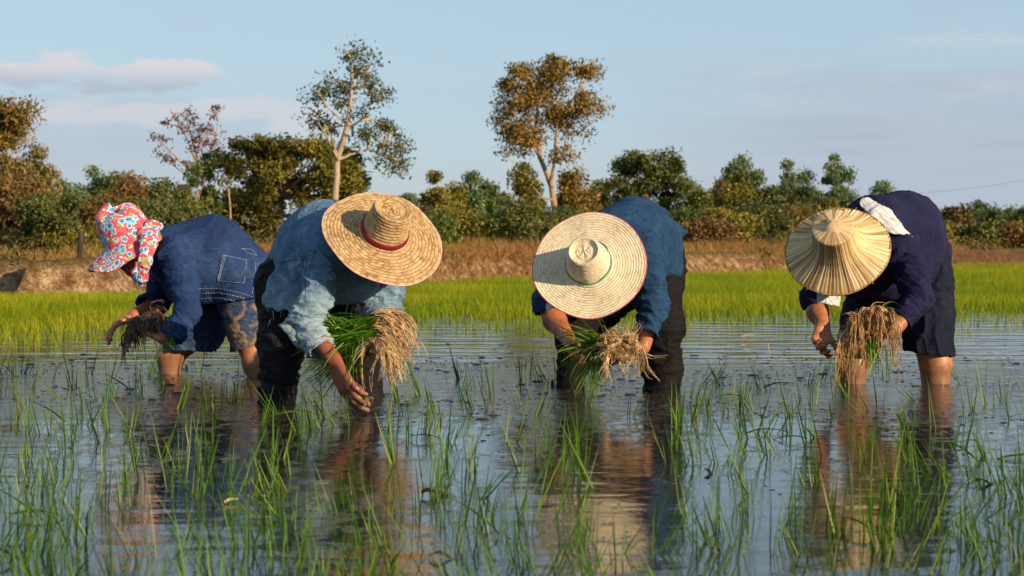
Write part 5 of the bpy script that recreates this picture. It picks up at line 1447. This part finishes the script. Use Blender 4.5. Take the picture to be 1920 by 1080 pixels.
# 4: brown drooping roots of the planter with the palm-leaf hat
cores = [PX(1600, 605, 6.26), PX(1612, 592, 6.24), PX(1630, 582, 6.22), PX(1648, 578, 6.22), PX(1662, 585, 6.22), PX(1590, 628, 6.26), PX(1672, 600, 6.24)]
dirs = [(-.15, -.6, .1), (-.1, -.6, .2), (0, -.6, .25), (.05, -.6, .25), (.10, -.6, .1), (-.2, -.5, 0), (.1, -.5, 0)]
bundle('bundle of long brown roots hanging down in front of the navy shorts', PX(1632, 620, 6.24),
       [strands(cores, dirs, 300, (.10, .24), .75, .10, .0027, r, 11, 4, (.022, .015, .014), .22), strands(cores[:5], dirs[:5], 90, (.05, .12), .3, .2, .0022, r, 8, 4, (.02, .015, .014), .5)],
       [ribbons([PX(1632, 640, 6.24)], [(0, -.1, -1)], 50, (.08, .16), .03, .05, .0058, r, core_r=(.06, .02, .03), spread=.2), ribbons([PX(1645, 590, 6.26)], [(.3, 0, .7)], 8, (.10, .17), .3, .04, .005, r)],
       R_BRN, clod=clod_mesh([(PX(1605, 610, 6.29), PX(1645, 595, 6.27), .036, .040), (PX(1640, 600, 6.27), PX(1668, 610, 6.27), .038, .026)], *box([PX(1605, 615, 6.29), PX(1668, 600, 6.27)], .08), 13))
# single seedlings being planted
def single(label, a, tip_dir, rdir, nl, nr, mat, Ll=(.12, .2)):
    bundle(label, a, [strands([a], [rdir], nr, (.02, .05), .35, .25, .0013, r, 7, 4, (.005, .005, .005), .5, lock=3)], [ribbons([a], [tip_dir], nl, Ll, .08, .03, .0045, r, core_r=(.004,) * 3, spread=.12)], mat, 'single_seedling')
single('small seedling with curled roots pressed into the water by the fingertips below the faded sleeve', PX(686, 750, 5.56), (-.5, .3, .5), (.5, -.2, -.3), 5, 20, R_GOLD, (.10, .16))
single('thin seedling with pale roots pinched below the woven hat with green cord', PX(1094, 668, 6.06), (.3, .3, .2), (-.3, -.2, -.7), 5, 26, R_GOLD, (.08, .14))
single('single seedling pinched by the fingers left of the hanging brown roots', PX(1545, 645, 6.50), (1, .1, .35), (-.3, -.3, -.1), 4, 22, R_BRN, (.14, .2))

# ------------------------------------------------------------------ transplanted rice, one object per tuft
TUFT_GROUP = 'rice seedlings planted out in the flooded paddy'
BENT = []
def tuft_mesh(seed, lo=3, hi=8):
    r = np.random.RandomState(seed); n = r.randint(lo, hi)
    lean = r.normal(size=2) * .22
    v, f, a = ribbons([(0, 0, -.03)], [(lean[0], lean[1], 1)], n, (.09, .205), .010, .013, .0046 if lo < 5 else .0038, r, seg=8, core_r=(.014, .014, .002) if lo < 5 else (.065, .065, .002), spread=.13)
    BENT.append(0)
    if r.uniform() < .35:                           # a bent or fallen leaf
        BENT[-1] = 1
        v2, f2, a2 = ribbons([(0, 0, .01)], [(r.normal(), r.normal(), .9)], 1, (.12, .18), .07, .02, .006, r, seg=8, core_r=(.004,) * 3, spread=.1)
        f = np.concatenate([f, f2 + len(v)]); v = np.concatenate([v, v2]); a = {'tint': ('POINT', np.concatenate([a['tint'][1], a2['tint'][1]]))}
    return mesh_np('rice_seedling', v, f, True, a)
LIB = [tuft_mesh(600 + i) for i in range(28)] + [tuft_mesh(700 + i, 11, 18) for i in range(14)]
INFO = []
for m_ in LIB:
    k_ = len(m_.vertices) // 27; rr_ = None; INFO.append(k_)
for m_ in LIB: m_.materials.append(RICE)
NUM = {1: 'one', 2: 'two', 3: 'three', 4: 'four', 5: 'five', 6: 'six', 7: 'seven', 8: 'eight', 9: 'nine', 10: 'ten', 11: 'eleven', 12: 'twelve', 13: 'thirteen', 14: 'fourteen', 15: 'fifteen', 16: 'sixteen', 17: 'seventeen', 18: 'eighteen'}
def where(px, py, h, ln, nb, bent):
    cols = ((130, 'at far left'), (250, 'left of the flowered hat'), (350, 'under the flowered hat'), (460, 'under the stitched jacket'), (580, 'by black trouser leg'), (690, 'under the faded shirt'),
            (800, 'under the red-banded hat'), (900, 'right of the red-banded hat'), (1000, 'left of the green-corded hat'), (1110, 'under the green-corded hat'), (1220, 'under the deep blue shirt'),
            (1330, 'right of black trousers'), (1460, 'left of the palm-leaf hat'), (1580, 'under the palm-leaf hat'), (1700, 'under the brown roots'), (1800, 'under the navy shirt'), (9999, 'at far right'))
    col = [c for x, c in cols if px < x][0]
    row = 'mid-distance' if py < 770 else 'middle water' if py < 870 else 'near water' if py < 990 else 'bottom edge'
    size = 'tall' if h > 1.1 else 'short' if h < .88 else 'middling'
    lean = 'leaning left' if ln < -7 else 'leaning right' if ln > 5 else 'upright'
    return '%s %s rice tuft, %s blades%s, %s, %s' % (size, lean, NUM[nb], ', one bent' if bent else '', row, col), '%s %s' % (row, col)

def make_tufts():
    r = np.random.RandomState(77); pts = []; made = []
    # hand-read tufts: foot (px, py), height factor, lean in degrees (+ = to the right)
    for q in [(345, 755, .9, -8), (385, 835, 1.15, -12), (420, 740, .8, 10), (448, 735, 1.0, 8), (520, 775, 1.0, -20), (590, 800, 1.0, 4), (610, 745, .8, -15), (660, 800, .8, 10), (745, 775, 1.1, -22), (735, 870, 1.1, -14),
              (800, 810, 1.3, 6), (820, 790, 1.2, -4), (920, 770, 1.1, -8), (975, 760, .8, -12), (1035, 765, .7, 8), (1265, 835, 1.25, -10), (1330, 868, .9, -32), (1300, 745, .8, 6), (1275, 800, 1.1, -6),
              (1385, 770, 1.0, -10), (1398, 822, 1.1, -12), (1425, 815, 1.5, 22), (1535, 820, 1.2, -28), (1500, 755, .8, -16), (1590, 745, .8, -12), (1618, 770, 1.0, -22), (1650, 760, .9, 6), (1712, 750, .8, -30), (1690, 848, 1.1, -16),
              (1795, 840, 1.3, 14), (1815, 790, 1.0, 8), (1850, 760, 1.3, 3), (1880, 750, .9, -4), (200, 810, 1.1, -10), (150, 760, 1.0, -12), (110, 745, .9, -18), (250, 790, 1.1, -10), (45, 770, 1.0, -22), (300, 740, .9, -6), (315, 735, .8, -10),
              (510, 890, 1.3, 0), (555, 890, 1.1, 8), (1060, 905, 1.3, 6), (1090, 890, 1.2, 4), (1660, 985, 1.4, 3), (1640, 1010, 1.2, -4), (1690, 1000, 1.2, 8)]:
        pts.append(q)
    def dens(px, py):
        d = .42 + .30 * (px < 620) * (py > 820) + .28 * (px < 300) + .15 * (px > 1700) + .12 * (780 < px < 960) - .22 * (640 < px < 760) * (py > 850) - .18 * (1230 < px < 1340) - .15 * (1380 < px < 1500) * (py > 850)
        d += .25 * (py > 980) + .12 * (py < 800) - .15 * (1000 < px < 1230) * (py < 830)
        return d
    k = 0
    while len(pts) < 296 and k < 9000:
        k += 1
        Yd = r.uniform(2.35, 7.4) ** 1.0; px = r.uniform(-60, 1980); py = HORIZON + CAM_H * F_PX / Yd
        # even out by picture area rather than ground area
        if r.uniform() > (3.6 / Yd) ** .45: continue
        if r.uniform() > dens(px, py): continue
        ok = all((px - a[0]) ** 2 + ((py - a[1]) * 1.5) ** 2 > (15 + 18 * (py - 690) / 300) ** 2 for a in pts)
        if abs(py - 755) < 14 and (480 < px < 560 or 660 < px < 740): ok = False
        if ok: pts.append((px, py, r.uniform(.75, 1.2), r.normal() * 9 - 2))
    for i, (px, py, h, ln) in enumerate(pts):
        Yd = CAM_H * F_PX / (py - HORIZON)
        j = i % 28 if not (py > 890 and px < 640 or py > 960 or py > 920 and px > 1640 or i % 5 == 0 and i > 60) else 28 + i % 14
        o = bpy.data.objects.new('rice_seedling', LIB[j]); C.objects.link(o)
        o.location = ((px - 960) * Yd / F_PX, Yd, 0)
        s_ = h * (.82 if py > 980 else .95); o.scale = (s_, s_, s_)
        o.rotation_mode = 'ZYX' if False else 'XYZ'
        o.rotation_euler = (Matrix.Rotation(math.radians(ln), 3, 'Y') @ Matrix.Rotation(r.uniform(0, 6.28), 3, 'Z')).to_euler()
        lb, gp = where(px, py, h, ln, INFO[j] - BENT[j], BENT[j]); tag(o, lb, 'rice seedling', 'rice seedlings ' + gp)
        made.append((lb, px, o))
    seen = {}
    for lb, px, o in made: seen.setdefault(lb, []).append((px, o))
    for lb, v in seen.items():                      # tufts that still read alike are told apart by their order across the water
        v.sort(key=lambda q: q[0])
        if len(v) == 2:
            for w, (px, o) in zip(('left one', 'right one'), v): o['label'] = lb + ', ' + w
make_tufts()

# ------------------------------------------------------------------ bits on the water
def make_bits():
    r = np.random.RandomState(9)
    # countless crumbs of mud and chaff
    n = 3800; Vs, Fs, off = [], [], 0
    Y = np.where(r.uniform(0, 1, n) < .6, r.uniform(5.4, 8.4, n), r.uniform(2.7, 9.5, n)); X = r.uniform(-1, 1, n) * (Y * .34)
    cl = perlin(np.stack([X * 1.6, Y * .9, X * 0 + 40], 1)) > -.12
    X, Y = X[cl], Y[cl]
    for x, y in zip(X, Y):
        s_ = r.uniform(.002, .008) * (2.6 if r.uniform() < .07 and y > 5.2 else 1) * (1 if y > 4.4 else .6); m = 6; a = np.arange(m) / m * 6.283 + r.uniform(0, 6)
        rr_ = s_ * r.uniform(.6, 1.3, m); e = r.uniform(.5, 1)
        ring = np.stack([x + np.cos(a) * rr_ * 1.4, y + np.sin(a) * rr_ * e, np.full(m, -.001)], 1); top = np.stack([x + np.cos(a) * rr_ * .8, y + np.sin(a) * rr_ * .55 * e, np.full(m, s_ * .28)], 1)
        Vs += [ring, top]; b = off; j = np.arange(m); Fs.append(np.stack([b + j, b + (j + 1) % m, b + m + (j + 1) % m, b + m + j], 1)); Fs.append(np.array([[b + m, b + m + 1, b + m + 2, b + m + 3], [b + m, b + m + 3, b + m + 4, b + m + 5]])); off += 2 * m
    m = Mat('wet_mud_crumbs', (.03, .022, .017), .35, .5); m.color(m.ramp(m.noise(m.geo(), 3, 3), [(.4, (.018, .014, .012)), (.7, (.07, .05, .035))]))
    tag(link('mud_crumbs', mesh_np('mud_crumbs', np.concatenate(Vs), np.concatenate(Fs)), m.m), 'dark crumbs of mud and chaff floating all over the muddy water', 'debris', kind='stuff')
    lm = Mat('dead_leaf', (.10, .05, .03), .6); lm.color(lm.ramp(lm.noise(lm.tc('Object'), 30, 3), [(.35, (.020, .011, .008)), (.7, (.10, .05, .028))]))
    def leaf(px, py, L, W, rot, lb, curl=.3):
        curl *= .45
        Yd = CAM_H * F_PX / (py - HORIZON); nu, nv = 9, 5; V = []
        for i in range(nu):
            t = i / (nu - 1); w = W * math.sin(math.pi * (t * .92 + .04)) ** .8
            for j in range(nv):
                v = j / (nv - 1) - .5; V.append(((t - .5) * L, v * w, .003 + curl * W * (abs(v) * 2) ** 2 * .5 + .006 * math.sin(t * 5 + rot)))
        i = (np.arange(nu - 1)[:, None] * nv + np.arange(nv - 1)[None]).ravel()
        me = mesh_np('dead_leaf', np.array(V), np.stack([i, i + 1, i + nv + 1, i + nv], 1))
        o = link('dead_leaf', me, lm.m); o.location = ((px - 960) * Yd / F_PX, Yd, .002); o.rotation_euler = (0, 0, rot)
        md = o.modifiers.new('t', 'SOLIDIFY'); md.thickness = .001
        tag(o, lb, 'leaf')
    leaf(815, 930, .065, .034, .3, 'curled brown dead leaf floating between the two straw-hatted planters', .9)
    leaf(828, 1048, .05, .026, -.2, 'dead brown leaf floating near the bottom edge left of centre')
    leaf(700, 980, .07, .03, .1, 'flat brown dead leaf in the dark reflection of the black trousers', .1)
    leaf(1845, 908, .05, .026, .2, 'dark dead leaf floating at right among the seedlings', .6)
    leaf(1328, 888, .022, .018, .5, 'small dark lump of leaf floating right of the green-corded hat reflection', .9)
    # stubs and sticks standing in the mud
    sm_ = Mat('dry_stalk', (.45, .32, .18), .8); dk = Mat('wet_stub', (.015, .012, .012), .5)
    def stick(px, py, h, lean, rad, mat, lb, nm):
        Yd = CAM_H * F_PX / (py - HORIZON); b = np.array([(px - 960) * Yd / F_PX, Yd, -.02]); t = b + np.array([lean * h, 0, h + .02])
        P = np.stack([b, b + (t - b) * .3 + (.001, 0, 0), b + (t - b) * .7 - (.001, 0, 0), t])
        V, Fq, _ = tubes([P], [np.array([rad, rad * .95, rad * .8, rad * .5])], 6); tag(link(nm, mesh_np(nm, V, Fq), mat), lb, 'stalk')
    stick(160, 720, .055, .25, .004, sm_.m, 'short pale broken stalk standing in the mud at far left', 'dry_stalk')
    stick(1036, 726, .032, 0, .009, dk.m, 'black wet stub poking up left of the green-corded planter\'s legs', 'stub')
    stick(350, 693, .022, 0, .006, dk.m, 'tiny dark stub right of the bare calf under the embroidered jacket', 'stub')
    stick(615, 785, .06, -.7, .004, dk.m, 'dark bent stalk under the hand with the big green bunch', 'dry_stalk')
    stick(1442, 660, .05, -.1, .003, sm_.m, 'thin pale stalk in open water left of the palm-leaf planter\'s hand', 'dry_stalk')
    stick(400, 962, .035, .1, .005, dk.m, 'short brown stub in the near water beside the floating twig', 'stub')
    def twig(px, py, L, ang, lb):
        Yd = CAM_H * F_PX / (py - HORIZON); b = np.array([(px - 960) * Yd / F_PX, Yd, .004]); d = np.array([math.cos(ang), math.sin(ang), .12])
        P = np.stack([b, b + d * L * .4 + (0, 0, .004), b + d * L]); V, Fq, _ = tubes([P], [np.array([.004, .0035, .002])], 6)
        tag(link('floating_twig', mesh_np('floating_twig', V, Fq), sm_.m), lb, 'twig')
    twig(420, 945, .035, .7, 'small tan twig floating in the near water at left')
    twig(1390, 632, .09, .2, 'little pale twig on the open water behind the planters')
make_bits()
